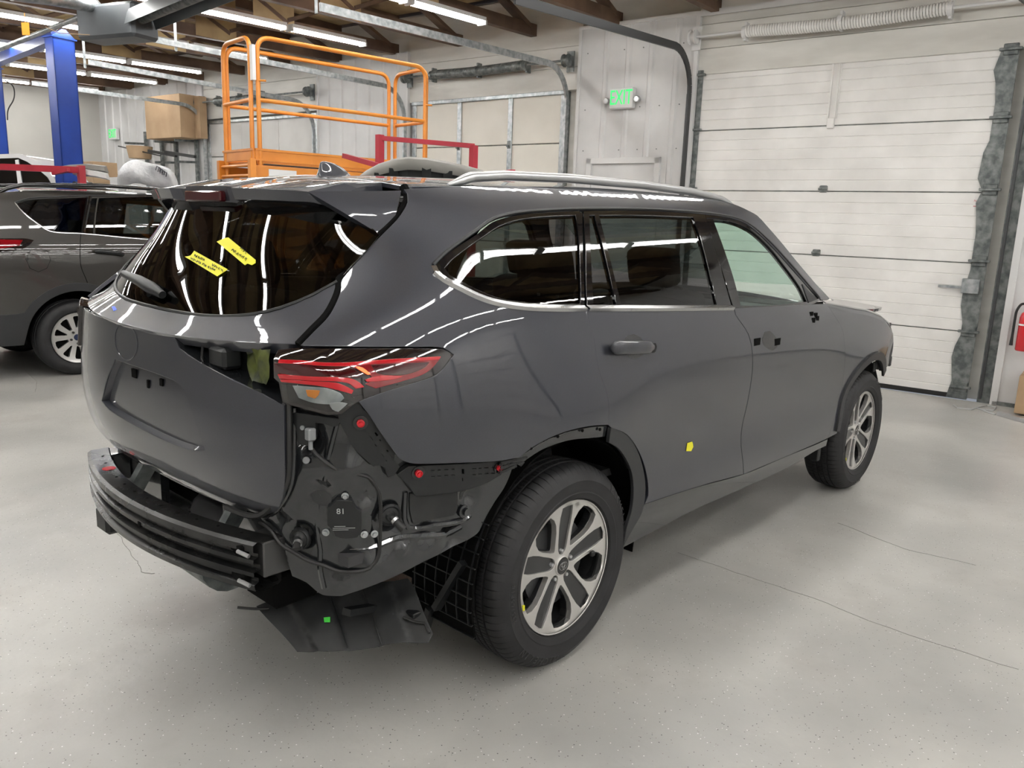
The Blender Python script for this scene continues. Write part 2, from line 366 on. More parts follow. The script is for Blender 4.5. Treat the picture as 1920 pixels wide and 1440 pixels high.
# the side wall has overhead doors too (they mirror in the car's flank)
for t0_, t1_ in ((1.2,4.2),(5.4,8.4),(9.6,12.6)):
    dd_ = tag(empty('door_5'), kind='structure')
    for i in range(5): MB().box((S0+.005,t0_,i*.65+.012),(S0+.045,t1_,(i+1)*.65-.012),RM,bev=.006).build('door_panel', K['door_white'], dd_)
    MB().box((S0+.001,t0_-.02,0),(S0+.006,t1_+.02,3.27),RM).build('door_core', K['steel_dark'], dd_)
    for t__ in (t0_-.04, t1_+.04): MB().box((S0+.001,t__-.04,0),(S0+.08,t__+.04,3.3),RM).build('door_jamb', K['steel_dark'], dd_)
    for i in range(1,5):
        for k in (1,2): MB().box((S0+.045,t0_+k-.04,i*.65-.05),(S0+.07,t0_+k+.04,i*.65+.05),RM,bev=.006).build('hinge', K['steel_dark'], dd_)
tag(MB().box((S0,T1,0), (S1,T1+.12,cz), RM).build('wall_back', K['farwall']), kind='structure')
# corner trims (steel edging)
tag(MB().box((2.655,-.03,0), (2.70,.02,3.86), RM).box((4.175,-.03,0), (4.215,.02,3.86), RM).box((2.655,-.02,3.82),(4.215,.022,3.86),RM).build('trim_2', K['whitebeam']), kind='structure')
tag(MB().box((7.08,-.03,0), (7.115,.02,3.84), RM).box((9.04,-.03,0), (9.07,.02,3.84), RM).build('trim_3', K['whitebeam']), kind='structure')
tag(MB().box((-.66,-.03,0), (-.60,.03,3.84), RM).build('trim_4', K['whitebeam']), kind='structure')
tag(MB().box((S0,0.0,3.80), (2.66,.02,3.86), RM).build('trim_5', K['whitebeam']), kind='structure')
# ---- man door
d = tag(empty('door_1'), kind='structure')
cs = (dL+dR)/2
MB().box((dR,-.12,0),(dR+.07,.035,dT),RM,bev=.004).box((dL-.07,-.12,0),(dL,.035,dT),RM,bev=.004).box((dR,-.12,dT-.07),(dL,.035,dT),RM,bev=.004).build('door_frame', K['whitebeam'], d)
MB().box((dR+.07,-.10,0.01),(dL-.07,-.06,dT-.07),RM,bev=.004).build('door_leaf', K['door_white'], d)
MB().box((dR+.12,-.06,dT-.11),(dR+.20,-.02,dT-.075),RM,bev=.004).build('door_closer_bracket', K['steel_dark'], d)
# ---- door A: ribbed white overhead door (nearest)
def rib_door(name, s0, s1, top, n, ribs, mt, label):
    d = tag(empty(name), kind='structure'); h = top/n
    for i in range(n):
        z0 = i*h+.004; z1 = (i+1)*h-.004; prof = [(z0, .0), (z0+.004, .012)]
        for k in range(1, ribs):
            zz = z0+(z1-z0)*k/ribs; prof += [(zz-.006,.012),(zz-.001,.006),(zz+.001,.006),(zz+.006,.012)]
        prof += [(z1-.004,.012), (z1,0)]
        m = len(prof); vs = [RW(s_, -.10+h_+.03, z) for s_ in (s0, s1) for z, h_ in prof]
        fs = [(i_, i_+1, m+i_+1, m+i_) for i_ in range(m-1)]
        mesh('door_panel', vs, fs, mt, d)
    MB().box((s0,-.14,0.0),(s1,-.075,top),RM).build('door_core', K['steel_dark'], d)
    return d
DA = rib_door('door_2', -.39, 2.66, 3.26, 5, 6, K['door_white'], '')
MB().box((-.39,-.09,0),(2.66,-.045,.045),RM).build('bottom_seal', K['rubber2'], DA)
for hz in (1.98, 1.328, .66):
    m = MB().box((1.13,-.065,hz-.035),(1.21,-.04,hz+.035),RM,bev=.008); m.tube([RW(1.125,-.035,hz), RW(1.215,-.035,hz)], .012, 8)
    m.build('hinge', K['steel_dark'], DA, 30)
MB().box((1.115,-.065,2.68),(1.215,-.045,3.22),RM,bev=.006).box((1.125,-.046,2.68),(1.14,-.02,3.2),RM).box((1.19,-.046,2.68),(1.205,-.02,3.2),RM).box((1.09,-.065,3.20),(1.24,-.04,3.26),RM,bev=.004).box((1.13,-.06,2.58),(1.20,-.02,2.68),RM,bev=.006).build('opener_strut', K['door_white'], DA, 30)
# sticker with maker's name on the door
st = MB().box((-.33,-.057,1.82),(-.21,-.0555,1.91),RM).build('sticker', K['door_white'], DA)
K['dull_red'] = mat('dull_red_print', (.45,.03,.04), .5)
# zinc end plates along both jambs (ragged stile edge)
for sd, a0, a1 in ((1, -.40, -.27), (-1, 2.60, 2.70)):
    m = MB()
    pts = []; zz = 0.0; random.seed(4+sd)
    while zz < 3.22:
        pts.append((zz, random.choice((0,.0,.02,.035,.05)) if sd == 1 else 0)); zz += random.choice((.11,.17,.23))
    pts.append((3.24, 0))
    for (z0, k0), (z1, k1) in zip(pts, pts[1:]):
        if sd == 1: quad = [RW(a0,-.04,z0), RW(a1+k0,-.04,z0), RW(a1+k1,-.04,z1), RW(a0,-.04,z1)]
        else: quad = [RW(a0,-.04,z0), RW(a1,-.04,z0), RW(a1,-.04,z1), RW(a0,-.04,z1)]
        m.add(quad+[q-NN*.02 for q in quad], [(0,1,2,3),(0,4,5,1),(1,5,6,2),(2,6,7,3),(3,7,4,0)])
    m.build('zinc_end_plate', K['steel_dark'], DA)
    for hz in (1.98, 1.328, .66, 2.617, .12, 3.2):
        c_ = (a0+a1)/2; m = MB().box((c_-.06,-.042,hz-.05),(c_+.06,-.025,hz+.05),RM,bev=.006).box((c_-.09,-.04,hz-.012),(c_+.09,0,hz+.012),RM,bev=.004)
        m.build('roller_hinge', K['steel_dark'], DA)
MB().box((-.37,-.04,1.02),(-.22,.0,1.16),RM,bev=.006).box((-.22,-.03,1.06),(-.02,-.02,1.085),RM).build('slide_lock', K['steel'], DA)
random.seed(7)
# ---- door B (cream panels with zinc stiles)
def panel_door(name, s0, s1, top, n, cols, mt, stiles, hinge=True, sides=True):
    d = tag(empty(name), kind='structure'); h = top/n
    for i in range(n):
        for j in range(cols):
            a = s0+(s1-s0)*j/cols; b_ = s0+(s1-s0)*(j+1)/cols
            MB().box((a+.003,-.10,i*h+.006),(b_-.003,-.06,(i+1)*h-.006),RM,bev=.006).build('door_panel', mt, d)
    MB().box((s0,-.14,0),(s1,-.09,top),RM).build('door_core', K['steel_dark'], d)
    for sx in stiles:
        MB().box((sx-.035,-.06,0),(sx+.035,-.035,top-.02),RM,bev=.004).build('zinc_stile', K['steel'], d)
    for sx in (stiles or [s0+(s1-s0)*k/3 for k in (1,2)]):
        for i in range(1, n):
            m = MB().box((sx-.03,-.06,i*h-.05),(sx+.03,-.025,i*h+.05),RM,bev=.008); m.tube([RW(sx,-.03,i*h-.02), RW(sx,.01,i*h-.02)], .016, 8); m.build('hinge', K['steel_dark'], d, 30)
    MB().box((s0,-.07,top-.05),(s1,-.02,top),RM,bev=.006).build('top_rail', K['steel'], d)
    for sx in (s0+.04, s1-.04): MB().box((sx-.04,-.07,0),(sx+.04,-.04,top),RM,bev=.004).build('zinc_stile', K['steel'], d)
    return d
sB = [wat(857,250)[0], wat(952,250)[0]]
DB = panel_door('door_3', 4.40, 7.05, 3.16, 5, 1, K['door_cream'], sB)
DC = panel_door('door_4', 9.12, 12.2, 3.12, 5, 3, K['door_grey'], [])
# ---- tracks, shafts, springs: each overhead door's running gear is one thing
def track(name, s0, px_end, zin, label, mt, group, wpx, side=1, zv=.05, far=None, r=.42):
    """vertical track at s0, bend, then horizontal track to pixel px_end (taken on the plane s=s0)"""
    a, b_ = px_end; d_ = ray(a, b_); k = ((OR+E1*s0-C0).dot(E1))/d_.dot(E1); P = C0+d_*k; _, te, ze = rc(P)
    t = empty(name, RW(s0, .06, 0), label=label, cat='door track', group=None)
    z1 = zin-r
    cen = RW(s0, .06+r, z1)
    V = [RW(s0,.06,zv), RW(s0,.06,z1)]
    Bn = arc(cen, r, PI, PI/2, 8, NN*1, Vector((0,0,1)))
    H = [Bn[-1], RW(s0, te, ze)]
    base = RW(s0, .06, 0)
    def chan(pts, w, dpt):
        m = MB()
        for p, q in zip(pts, pts[1:]):
            m.bar(p-base, q-base, w, dpt, up=E1)
        return m
    chan(V, wpx, .022).build('vertical_track', mt, t); chan(Bn, wpx, .022).build('curved_track', mt, t); chan(H, wpx, .022).build('horizontal_track', mt, t)
    return t, te, ze
t, te, ze = track('door_track', 2.70, (965,-2), 3.42, 'dark overhead door track curving up beside the exit sign', K['track'], None, .075)
t2, te2, ze2 = track('door_track', 4.32, (600,13), 3.38, 'long zinc track curving over the cream door, hung in front of the exit bay', K['steel'], None, .07)
t3, te3, ze3 = track('door_track', 7.10, (278,72), 3.32, 'zinc track running behind the orange platform rails over the middle bay', K['steel'], None, .06)
t4, te4, ze4 = track('door_track', 9.10, (166,116), 3.25, 'pale track above the far panelled door, ending by the grey heater box', K['steel'], None, .06)
t5, te5, ze5 = track('door_track', 12.12, (60,156), 3.35, 'farthest zinc track, curving down past the big cardboard box', K['steel'], None, .06)
t6, te6, ze6 = track('door_track', -.52, (1880,-40), 3.42, 'dark overhead door track at the right edge of the white ribbed door', K['track'], None, .075)
# jamb angle beside door A right
tag(MB().box((-.60,-.13,0),(-.49,-.0,3.3),RM,bev=.004).build('trim_6', K['steel_dark']), kind='structure')
tag(MB().box((2.70,-.03,0),(2.74,.05,3.0),RM,bev=.004).build('trim_7', K['steel_dark']), kind='structure')
# hanging angle irons at track ends
def perf(name, s_, t_, z0, z1, label, par=None):
    o = MB().box((-.018,-.002,z0),(.018,.002,z1)).box((-.018,-.002,z0),(-.014,.03,z1))
    e_ = o.build(name, K['steel']); e_.location = RW(s_, t_, 0); e_.rotation_euler = (0,0,TH); return tag(e_, label, 'bracket')
perf('hanger_strap', 4.32, te2+.04, ze2-.06, 4.0, 'perforated steel strap holding the middle door track up')
perf('hanger_strap', 9.10, te4+.04, ze4-.08, 4.0, 'perforated steel strap below the grey heater box')
perf('hanger_strap', 7.16, te3-.35, ze3-.06, 4.0, 'perforated steel strap right of the grey heater box')
# torsion gear
def torsion(s0, s1, z, sp0, sp1, label, white, bracket):
    T = empty('torsion_spring_shaft', RW(s0, .125, z), TH, label, 'door spring')
    m1_ = K['whitebeam'] if white else K['steel_dark']
    MB().tube([(0,0,0), (s1-s0,0,0)], .014, 10).build('shaft', m1_, T, 40)
    # coil: turns of wire
    n = int((sp1-sp0)/.026); pts = []
    for i in range(n*10+1):
        a = i/10*2*PI; u = (i/10/n); sag = -.03*math.sin(u*PI)*(1 if white else .5)
        pts.append(Vector((sp0-s0+(sp1-sp0)*u, .05*math.cos(a), .05*math.sin(a)+sag)))
    MB().tube(pts, .0125, 6).build('coil_spring', K['door_white'] if white else K['steel_dark'], T, 60)
    for c in (sp0, (sp0+sp1)/2, sp1):
        MB().disc((c-s0-.02,0,-.01), (1,0,0), .062, .04, 16).box((c-s0-.012,-.085,-.09),(c-s0+.012,0,.09)).build('spring_cone', m1_, T, 40)
    for c in (0.03, s1-s0-.03):
        m = MB().lathe([(.012,0),(.075,0),(.075,.012),(.058,.02),(.058,.055),(.075,.065),(.075,.075),(.012,.075)], (c-.035,0,0), (1,0,0), 20)
        m.build('cable_drum', m1_, T, 40)
        MB().box((c-.05,-.1,-.12),(c+.05,-.08,.12)).build('bearing_plate', m1_, T)
    return T
torsion(-.62, 2.70, 3.57, .17, 2.09, 'white coil spring on the shaft above the white ribbed door', True, None)
torsion(4.28, 7.05, 3.47, wat(998,118)[0], wat(822,136)[0], 'dark coil spring on the shaft above the cream door', False, None)
torsion(9.12, 12.2, 3.42, wat(500,185)[0], wat(430,190)[0]+.2, 'dark short spring on the shaft above the far panelled door', False, None)
# ---- EXIT signs
def text_obj(name, s_, size, mt, parent, M, ext=.002, font_x=1.0, align='CENTER'):
    cu = bpy.data.curves.new(name, 'FONT'); cu.body = s_; cu.size = size; cu.extrude = ext; cu.align_x = align; cu.align_y = 'CENTER'
    tmp = bpy.data.objects.new(name, cu); COL.objects.link(tmp)
    me = bpy.data.meshes.new_from_object(tmp); bpy.data.objects.remove(tmp); bpy.data.curves.remove(cu)
    for v in me.vertices: v.co = M @ Vector((v.co.x*font_x, v.co.y, v.co.z))
    me.materials.clear(); me.materials.append(mt)
    o = bpy.data.objects.new(name, me); link(o, parent); return o
def wallM(s_, t_, z): # local x -> to the right in the photo (-E1), y -> up, z -> out of the wall
    P = RW(s_, t_, z); return Matrix(((-E1.x, 0, NN.x, P.x), (-E1.y, 0, NN.y, P.y), (-E1.z, 1, NN.z, P.z), (0,0,0,1)))
sx, _, sz = wat(1172,186)
ex = empty('exit_sign', RW(sx,.02,sz), label='lit green EXIT sign with twin lamps above the white door', cat='exit sign')
def rel(o, root):
    """keep world placement under a root that only translates"""
    o.location = -Vector(root.location); return o
rel(MB().box((sx-.155,.022,sz-.115),(sx+.155,.10,sz+.115),RM,bev=.008).build('sign_housing', K['whitebeam'], ex), ex)
rel(text_obj('lettering', 'EXIT', .235, K['exit_green'], ex, wallM(sx, .102, sz), .003, .62), ex)
for k in (-1, 1):
    m = MB().tube([RW(sx+k*.15,.06,sz-.02), RW(sx+k*.19,.07,sz-.02)], .012, 8); c_ = RW(sx+k*.205,.06,sz-.02)
    m.lathe([(0,-.02),(.03,-.02),(.036,0),(.036,.04),(.03,.046),(0,.046)], c_, NN, 16); rel(m.build('lamp_head', K['silver'], ex, 40), ex)
sx, _, sz = wat(219,252)
ex2 = empty('exit_sign', RW(sx,.02,sz), label='small distant green exit sign on the far left steel wall', cat='exit sign')
rel(MB().box((sx-.15,.022,sz-.11),(sx+.15,.09,sz+.11),RM,bev=.008).build('sign_housing', K['whitebeam'], ex2), ex2)
rel(text_obj('lettering', 'EXIT', .235, K['exit_green'], ex2, wallM(sx, .092, sz), .003, .62), ex2)
text_obj('sticker_text', 'Northern', .028, K['dull_red'], st, wallM(-.27, -.0553, 1.878), .0003)
MB().box((-.325,-.0555,1.826),(-.215,-.055,1.832),RM).box((-.295,-.0555,1.850),(-.245,-.055,1.862),RM).build('sticker_rule', K['dull_red'], st)
# ---- fluorescent strips
def light(s_, t0, t1, label, z0=None, z1=None):
    z0 = ceil_z(t0)-.075 if z0 is None else z0; z1 = ceil_z(t1)-.075 if z1 is None else z1
    P, Q = RW(s_, t0, z0), RW(s_, t1, z1); c_ = (P+Q)/2
    o = empty('strip_light', c_, label=label, cat='ceiling light', group='fluorescent strip lights')
    P -= c_; Q -= c_
    m = MB(); m.bar(P+Vector((0,0,.035)), Q+Vector((0,0,.035)), .12, .04); m.build('light_housing', K['whitebeam'], o)
    dd = (Q-P).normalized()*.03
    m = MB()
    for k in (-.032,.032): m.tube([P+dd+E1*k, Q-dd+E1*k], .017, 8)
    m.build('fluorescent_tube', K['tube'], o, 50)
    for X_ in (P, Q): MB().bar(X_-E1*.06, X_+E1*.06, .025, .05).build('lamp_holder', K['whitebeam'], o)
    return o
rows = [(-5.6,1.3),(-3.5,1.3),(-1.4,1.3),(.6,1.3),(2.6,1.3),(4.72,1.25),(6.85,1.08),(8.95,1.05),(10.95,.85),(12.8,.56),(14.9,.56)]
LPOS = []
for ri, (s_, t0) in enumerate(rows):
    t_ = t0; k = 0
    while t_ + 1.16 < (12.6 if s_ < 8 else 8.0):
        lab = ['first','second','third','fourth','fifth','sixth','seventh','eighth','ninth','tenth'][min(k,9)]
        rn = {4.72:'row above the cream door', 6.85:'row over the orange platform', 8.95:'row beside the grey heater box', 10.95:'row past the blue lift post', 12.8:'row above the cardboard box', 14.9:'row by the end wall'}.get(s_)
        if rn: light(s_, t_, t_+1.16, 'white fluorescent strip, %s from the wall, %s' % (lab, rn))
        else: light(s_, t_, t_+1.16, 'white fluorescent strip, %s from the wall, %s' % (lab, {-5.6:'row beyond the fire extinguisher',-3.5:'second row right of the ribbed door',-1.4:'first row right of the ribbed door',.6:'row above the right half of the ribbed door',2.6:'row above the exit bay edge'}[s_]))
        t_ += 1.24; k += 1
# ================================================================ the grey car: surfaces
def nspline(kx, ky):
    n = len(kx); h = [kx[i+1]-kx[i] for i in range(n-1)]
    # natural cubic spline, Thomas algorithm
    al = [0]*n; l = [1]*n; mu = [0]*n; z = [0]*n; c = [0]*n
    for i in range(1, n-1):
        al[i] = 3*((ky[i+1]-ky[i])/h[i]-(ky[i]-ky[i-1])/h[i-1])
        l[i] = 2*(kx[i+1]-kx[i-1])-h[i-1]*mu[i-1]; mu[i] = h[i]/l[i]; z[i] = (al[i]-h[i-1]*z[i-1])/l[i]
    for j in range(n-2, 0, -1): c[j] = z[j]-mu[j]*c[j+1]
    co = [(ky[i], (ky[i+1]-ky[i])/h[i]-h[i]*(2*c[i]+c[i+1])/3, c[i], (c[i+1]-c[i])/(3*h[i])) for i in range(n-1)]
    def f(x):
        if x <= kx[0]: return ky[0]+co[0][1]*(x-kx[0])
        if x >= kx[-1]:
            a, b_, c_, d_ = co[-1]; t = h[-1]; return ky[-1]+(b_+2*c_*t+3*d_*t*t)*(x-kx[-1])
        i = min(bisect.bisect_right(kx, x)-1, n-2); t = x-kx[i]; a, b_, c_, d_ = co[i]; return a+t*(b_+t*(c_+t*d_))
    return f
def sstep(a, b, x):
    t = min(max((x-a)/(b-a), 0), 1); return t*t*(3-2*t)
Bz = nspline([.20,.30,.40,.50,.62,.75,.88,1.0,1.12,1.22,1.28,1.40,1.50,1.58,1.64,1.68],
             [.86,.897,.920,.926,.914,.914,.924,.934,.925,.902,.884,.824,.763,.706,.652,.600])
Tz = nspline([.4,1.0,1.2,1.36,1.5,1.62,1.7], [1.02,.99,.965,.80,.70,.74,.78])
def side(x, z):
    y = Bz(z)
    if x < 0: y -= .2*(-x/Tz(z))**4.4
    if x > 1.5: y -= .135*(x-1.5)**2*sstep(1.10, 1.30, z)
    if x > 1.7: y -= .012*(x-1.7)**2
    if x > 3.1: y -= .16*(x-3.1)**2
    g = math.exp(-((z-.84)/.17)**2)
    return y + .042*math.exp(-(x/.45)**2)*g + .030*math.exp(-((x-2.85)/.42)**2)*g
Xc = nspline([.68,.74,.82,.92,1.02,1.10,1.15,1.185,1.215,1.25,1.30,1.45,1.6,1.68],
             [-.985,-1.035,-1.07,-1.08,-1.07,-1.065,-1.075,-1.085,-1.05,-.985,-.945,-.862,-.78,-.735])
Az = nspline([.7,1.1,1.2,1.36,1.6], [.125,.12,.125,.21,.22])
Xu = nspline([1.17,1.20,1.225,1.25,1.30,1.372,1.45], [-1.095,-1.064,-1.024,-.988,-.953,-.9105,-.868])
Xl = nspline([.50,.68,.74,.82,.92,1.02,1.10,1.20], [-.93,-.985,-1.035,-1.068,-1.080,-1.076,-1.066,-1.058])
Xg = nspline([1.2,1.25,1.35,1.45,1.6,1.7], [-1.002,-.978,-.922,-.865,-.778,-.72])
Ag = nspline([1.2,1.30,1.373,1.43,1.5,1.6], [.13,.17,.205,.265,.33,.37])
def mkX(fn, off=0.):
    aa = Ag if fn is not Xl else Az
    rf = lambda y, z: fn(z)+aa(z)*(abs(y)/.75)**3
    return Surf(lambda p: rf(p.y, p.z)-off-p.x if (abs(p.y) < .95 and .5 < p.z < 1.8) else 1,
                lambda u, v: Vector((rf(u, v)-off, u, v)), lambda p: (p.y, p.z))
def rear(y, z): return Xc(z)+Az(z)*(abs(y)/.75)**3
Zc = nspline([-.85,-.6,-.4,0,.5,1.0,1.4,1.7,1.95,2.3], [1.635,1.668,1.685,1.703,1.712,1.708,1.685,1.625,1.53,1.27])
def roof(x, y): return Zc(x)-.035*(abs(y)/.6)**2.2
Zh = nspline([2.2,2.5,3.0,3.5,3.8,3.95], [1.20,1.178,1.137,1.100,1.068,1.03])
def hood(x, y): return Zh(x)-.045*(abs(y)/.75)**2.5
OFF = [0.0]
class Surf:
    def __init__(s, F, P, UV): s.F = F; s.P = P; s.UV = UV
def mkS(off=0., sgn=-1):
    return Surf(lambda p: sgn*p.y-side(p.x, p.z)-off if (.1 < p.z < 1.8 and -1.15 < p.x < 4.2) else 1,
                lambda u, v: Vector((u, sgn*(side(u, v)+off), v)), lambda p: (p.x, p.z))
def mkR(off=0.):
    return Surf(lambda p: rear(p.y, p.z)-off-p.x if (abs(p.y) < .95 and .5 < p.z < 1.8) else 1,
                lambda u, v: Vector((rear(u, v)-off, u, v)), lambda p: (p.y, p.z))
def mkT(off=0., fn=roof):
    return Surf(lambda p: p.z-fn(p.x, p.y)-off if (-1 < p.x < 4.2 and abs(p.y) < .9) else 1,
                lambda u, v: Vector((u, v, fn(u, v)+off)), lambda p: (p.x, p.y))
def mkPl(P0, n_, a_=None):
    P0 = Vector(P0); n_ = Vector(n_).normalized(); a = Vector(a_).normalized() if a_ else n_.orthogonal().normalized(); b_ = n_.cross(a)
    return Surf(lambda p: (p-P0).dot(n_), lambda u, v: P0+a*u+b_*v, lambda p: ((p-P0).dot(a), (p-P0).dot(b_)))
def hit(a, b_, S, k0=.5, k1=9., n=130):
    d_ = ray(a, b_); pk = k0; pv = S.F(C0+d_*k0); best = (1e9, k0)
    for i in range(1, n+1):
        k = k0+(k1-k0)*i/n; v = S.F(C0+d_*k)
        if v <= 0 < pv:
            lo, hi = pk, k
            for _ in range(24):
                m = (lo+hi)/2
                if S.F(C0+d_*m) > 0: lo = m
                else: hi = m
            return C0+d_*lo
        if 0 < v < best[0]: best = (v, k)
        pk, pv = k, v
    # grazing: closest approach
    lo, hi = best[1]-(k1-k0)/n, best[1]+(k1-k0)/n
    for _ in range(40):
        m1, m2 = lo+(hi-lo)/3, hi-(hi-lo)/3
        if S.F(C0+d_*m1) < S.F(C0+d_*m2): hi = m2
        else: lo = m1
    P = C0+d_*lo; u, v = S.UV(P); return S.P(u, v)
def dens(pts, closed=True, step=9., ang=42):
    """smooth polyline: Catmull-Rom through gentle vertices, sharp at strong ones"""
    n = len(pts); out = []
    P = [Vector((p[0], p[1])) for p in pts]
    def sharp(i):
        if not closed and i in (0, n-1): return True
        if len(pts[i]) > 2: return bool(pts[i][2])
        a, b_ = P[i]-P[i-1], P[(i+1) % n]-P[i]
        if a.length < 1e-9 or b_.length < 1e-9: return True
        return a.angle(b_) > math.radians(ang)
    sh = [sharp(i) for i in range(n)]
    for i in range(n if closed else n-1):
        p1, p2 = P[i], P[(i+1) % n]; p0 = p1-(p2-p1) if sh[i] else P[i-1]; p3 = p2+(p2-p1) if sh[(i+1) % n] else P[(i+2) % n]
        L1 = (p2-p1).length; k = max(1, int(L1/step))
        # tangents scaled to this segment
        t1 = (p2-p1) if sh[i] else ((p2-p0)/max((p2-p0).length, 1e-9))*L1
        t2 = (p2-p1) if sh[(i+1) % n] else ((p3-p1)/max((p3-p1).length, 1e-9))*L1
        for j in range(k):
            t = j/k; out.append(p1*(2*t**3-3*t*t+1)+t1*(t**3-2*t*t+t)+p2*(-2*t**3+3*t*t)+t2*(t**3-t*t))
    if not closed: out.append(P[-1])
    return out
def area2(P): return sum(P[i-1][0]*P[i][1]-P[i][0]*P[i-1][1] for i in range(len(P)))/2
def inset(P, d_):
    n = len(P); s = 1 if area2(P) > 0 else -1; out = []
    for i in range(n):
        a = (P[i]-P[i-1]); b_ = (P[(i+1) % n]-P[i])
        na = Vector((-a.y, a.x)).normalized()*s; nb = Vector((-b_.y, b_.x)).normalized()*s
        m = na+nb; m = m/max(m.length_squared, .5)*2*d_ if m.length > .3 else na*d_
        out.append(P[i]+m)
    return out
def inpoly(x, y, P):
    c = False; n = len(P)
    for i in range(n):
        a, b_ = P[i-1], P[i]
        if (a[1] > y) != (b_[1] > y) and x < (b_[0]-a[0])*(y-a[1])/(b_[1]-a[1])+a[0]: c = not c
    return c
def clean(P, eps=.0015):
    out = []
    for p in P:
        if not out or (p-out[-1]).length > eps: out.append(p)
    while len(out) > 3 and (out[0]-out[-1]).length < eps: out.pop()
    return out
def normal_at(S, u, v, out=None):
    h = 1e-3; a = S.P(u+h, v)-S.P(u-h, v); b_ = S.P(u, v+h)-S.P(u, v-h); n_ = a.cross(b_).normalized()
    P = S.P(u, v)
    if S.F(P+n_*.01) < S.F(P-n_*.01): n_ = -n_
    return n_
def uvline(px, S, closed=True, step=9., world=False):
    """pixel outline -> parameters on the surface"""
    if world: return dens(px, closed, step)
    out = []
    for q in dens(px, closed, step):
        P = hit(q.x, q.y, S); out.append(Vector(S.UV(P)))
    return out
REG = {}
def panel(name, px, S, mt, parent=None, t=.014, grid=.035, gap=.0015, holes=(), world=False, step=9., bev=.0018, disp=None, key=None, hole_t=None):
    """a sheet with thickness cut from surface S; outline px is traced in the photograph frame (or given as parameters when world)"""
    out = clean(uvline(px, S, True, step, world))
    if gap: out = inset(out, gap)
    hs = [h if isinstance(h[0], Vector) else clean(uvline(h, S, True, step, world)) for h in holes]
    loops = [out]+hs
    vs = []; es = []
    for lp in loops:
        n0 = len(vs); vs += lp; es += [(n0+i, n0+(i+1) % len(lp)) for i in range(len(lp))]
    nb = len(vs)
    x0 = min(p.x for p in out); x1 = max(p.x for p in out); y0 = min(p.y for p in out); y1 = max(p.y for p in out)
    nx = max(1, int((x1-x0)/grid)); ny = max(1, int((y1-y0)/grid))
    def near(q):
        for lp in loops:
            for i in range(len(lp)):
                a, b_ = lp[i-1], lp[i]; d_ = b_-a; L2 = d_.length_squared; k = max(0, min(1, (q-a).dot(d_)/L2)) if L2 > 0 else 0
                if (q-(a+d_*k)).length < grid*.35: return True
        return False
    for i in range(nx+1):
        for j in range(ny+1):
            q = Vector((x0+(x1-x0)*i/nx, y0+(y1-y0)*(j+.5*(i % 2))/ny))
            if inpoly(q.x, q.y, out) and not any(inpoly(q.x, q.y, h) for h in hs) and not near(q): vs.append(q)
    V, E, F, ov, oe, of = delaunay_2d_cdt(vs, es, [], 0, 1e-6)
    tris = []
    for f in F:
        cx = sum(V[i].x for i in f)/len(f); cy = sum(V[i].y for i in f)/len(f)
        if inpoly(cx, cy, out) and not any(inpoly(cx, cy, h) for h in hs): tris.append(tuple(f))
    dsp = disp or (lambda u, v: 0.)
    S2 = S if not disp else Surf(S.F, lambda u, v: S.P(u, v)+normal_at(S, u, v)*disp(u, v), S.UV)
    P3 = [S2.P(q.x, q.y) for q in V]; N3 = [normal_at(S2, q.x, q.y) for q in V]
    # orient
    if tris:
        a, b_, c_ = tris[0]; flip = (P3[b_]-P3[a]).cross(P3[c_]-P3[a]).dot(N3[a]) < 0
        if flip: tris = [f[::-1] for f in tris]
    # boundary edges, in face order
    cnt = {}
    for f in tris:
        for i in range(len(f)):
            a, b_ = f[i], f[(i+1) % len(f)]; cnt[(a, b_)] = 1
    bed = [e for e in cnt if (e[1], e[0]) not in cnt]
    bv = sorted({i for e in bed for i in e})
    nxt = {a: b_ for a, b_ in bed}; prv = {b_: a for a, b_ in bed}
    verts = list(P3); ring1 = {}; ring2 = {}
    for i in bv:
        a, b_ = prv.get(i, i), nxt.get(i, i); tg = (P3[b_]-P3[a]); n_ = N3[i]
        o_ = tg.cross(n_).normalized() if tg.length > 1e-9 else Vector((0,0,0))
        ring1[i] = len(verts); verts.append(P3[i]+o_*bev-n_*bev)
        ring2[i] = len(verts); verts.append(P3[i]+o_*bev-n_*t)
    faces = list(tris); nsurf = len(tris)
    for a, b_ in bed:
        faces.append((b_, a, ring1[a], ring1[b_])); faces.append((ring1[b_], ring1[a], ring2[a], ring2[b_]))
    me = bpy.data.meshes.new(name); me.from_pydata([tuple(v) for v in verts], [], faces); me.materials.append(mt); me.update()
    me.polygons.foreach_set('use_smooth', [True]*len(me.polygons))
    nl = []
    for pi_, pl in enumerate(me.polygons):
        if pi_ < nsurf:
            for vi in pl.vertices: nl.append(N3[vi])
        else:
            k = (pi_-nsurf) % 2
            for vi in pl.vertices:
                if k == 0:
                    nl.append(N3[vi] if vi < len(P3) else pl.normal)
                else: nl.append(pl.normal)
    me.normals_split_custom_set([tuple(n_) for n_ in nl])
    o = bpy.data.objects.new(name, me); link(o, parent)
    return o
def mirror(o, parent=None, name=None):
    """the same piece on the car's other side"""
    me = o.data.copy()
    bm = bmesh.new(); bm.from_mesh(me)
    for v in bm.verts: v.co.y *= -1
    bmesh.ops.reverse_faces(bm, faces=bm.faces[:]); bm.to_mesh(me); bm.free()
    me.polygons.foreach_set('use_smooth', [True]*len(me.polygons)); me.update()
    bm = bmesh.new(); bm.from_mesh(me)
    for e in bm.edges: e.smooth = not (len(e.link_faces) == 2 and e.calc_face_angle(0) > .6)
    bm.to_mesh(me); bm.free()
    c = bpy.data.objects.new(name or o.name.split('.')[0], me); link(c, parent or o.parent); return c
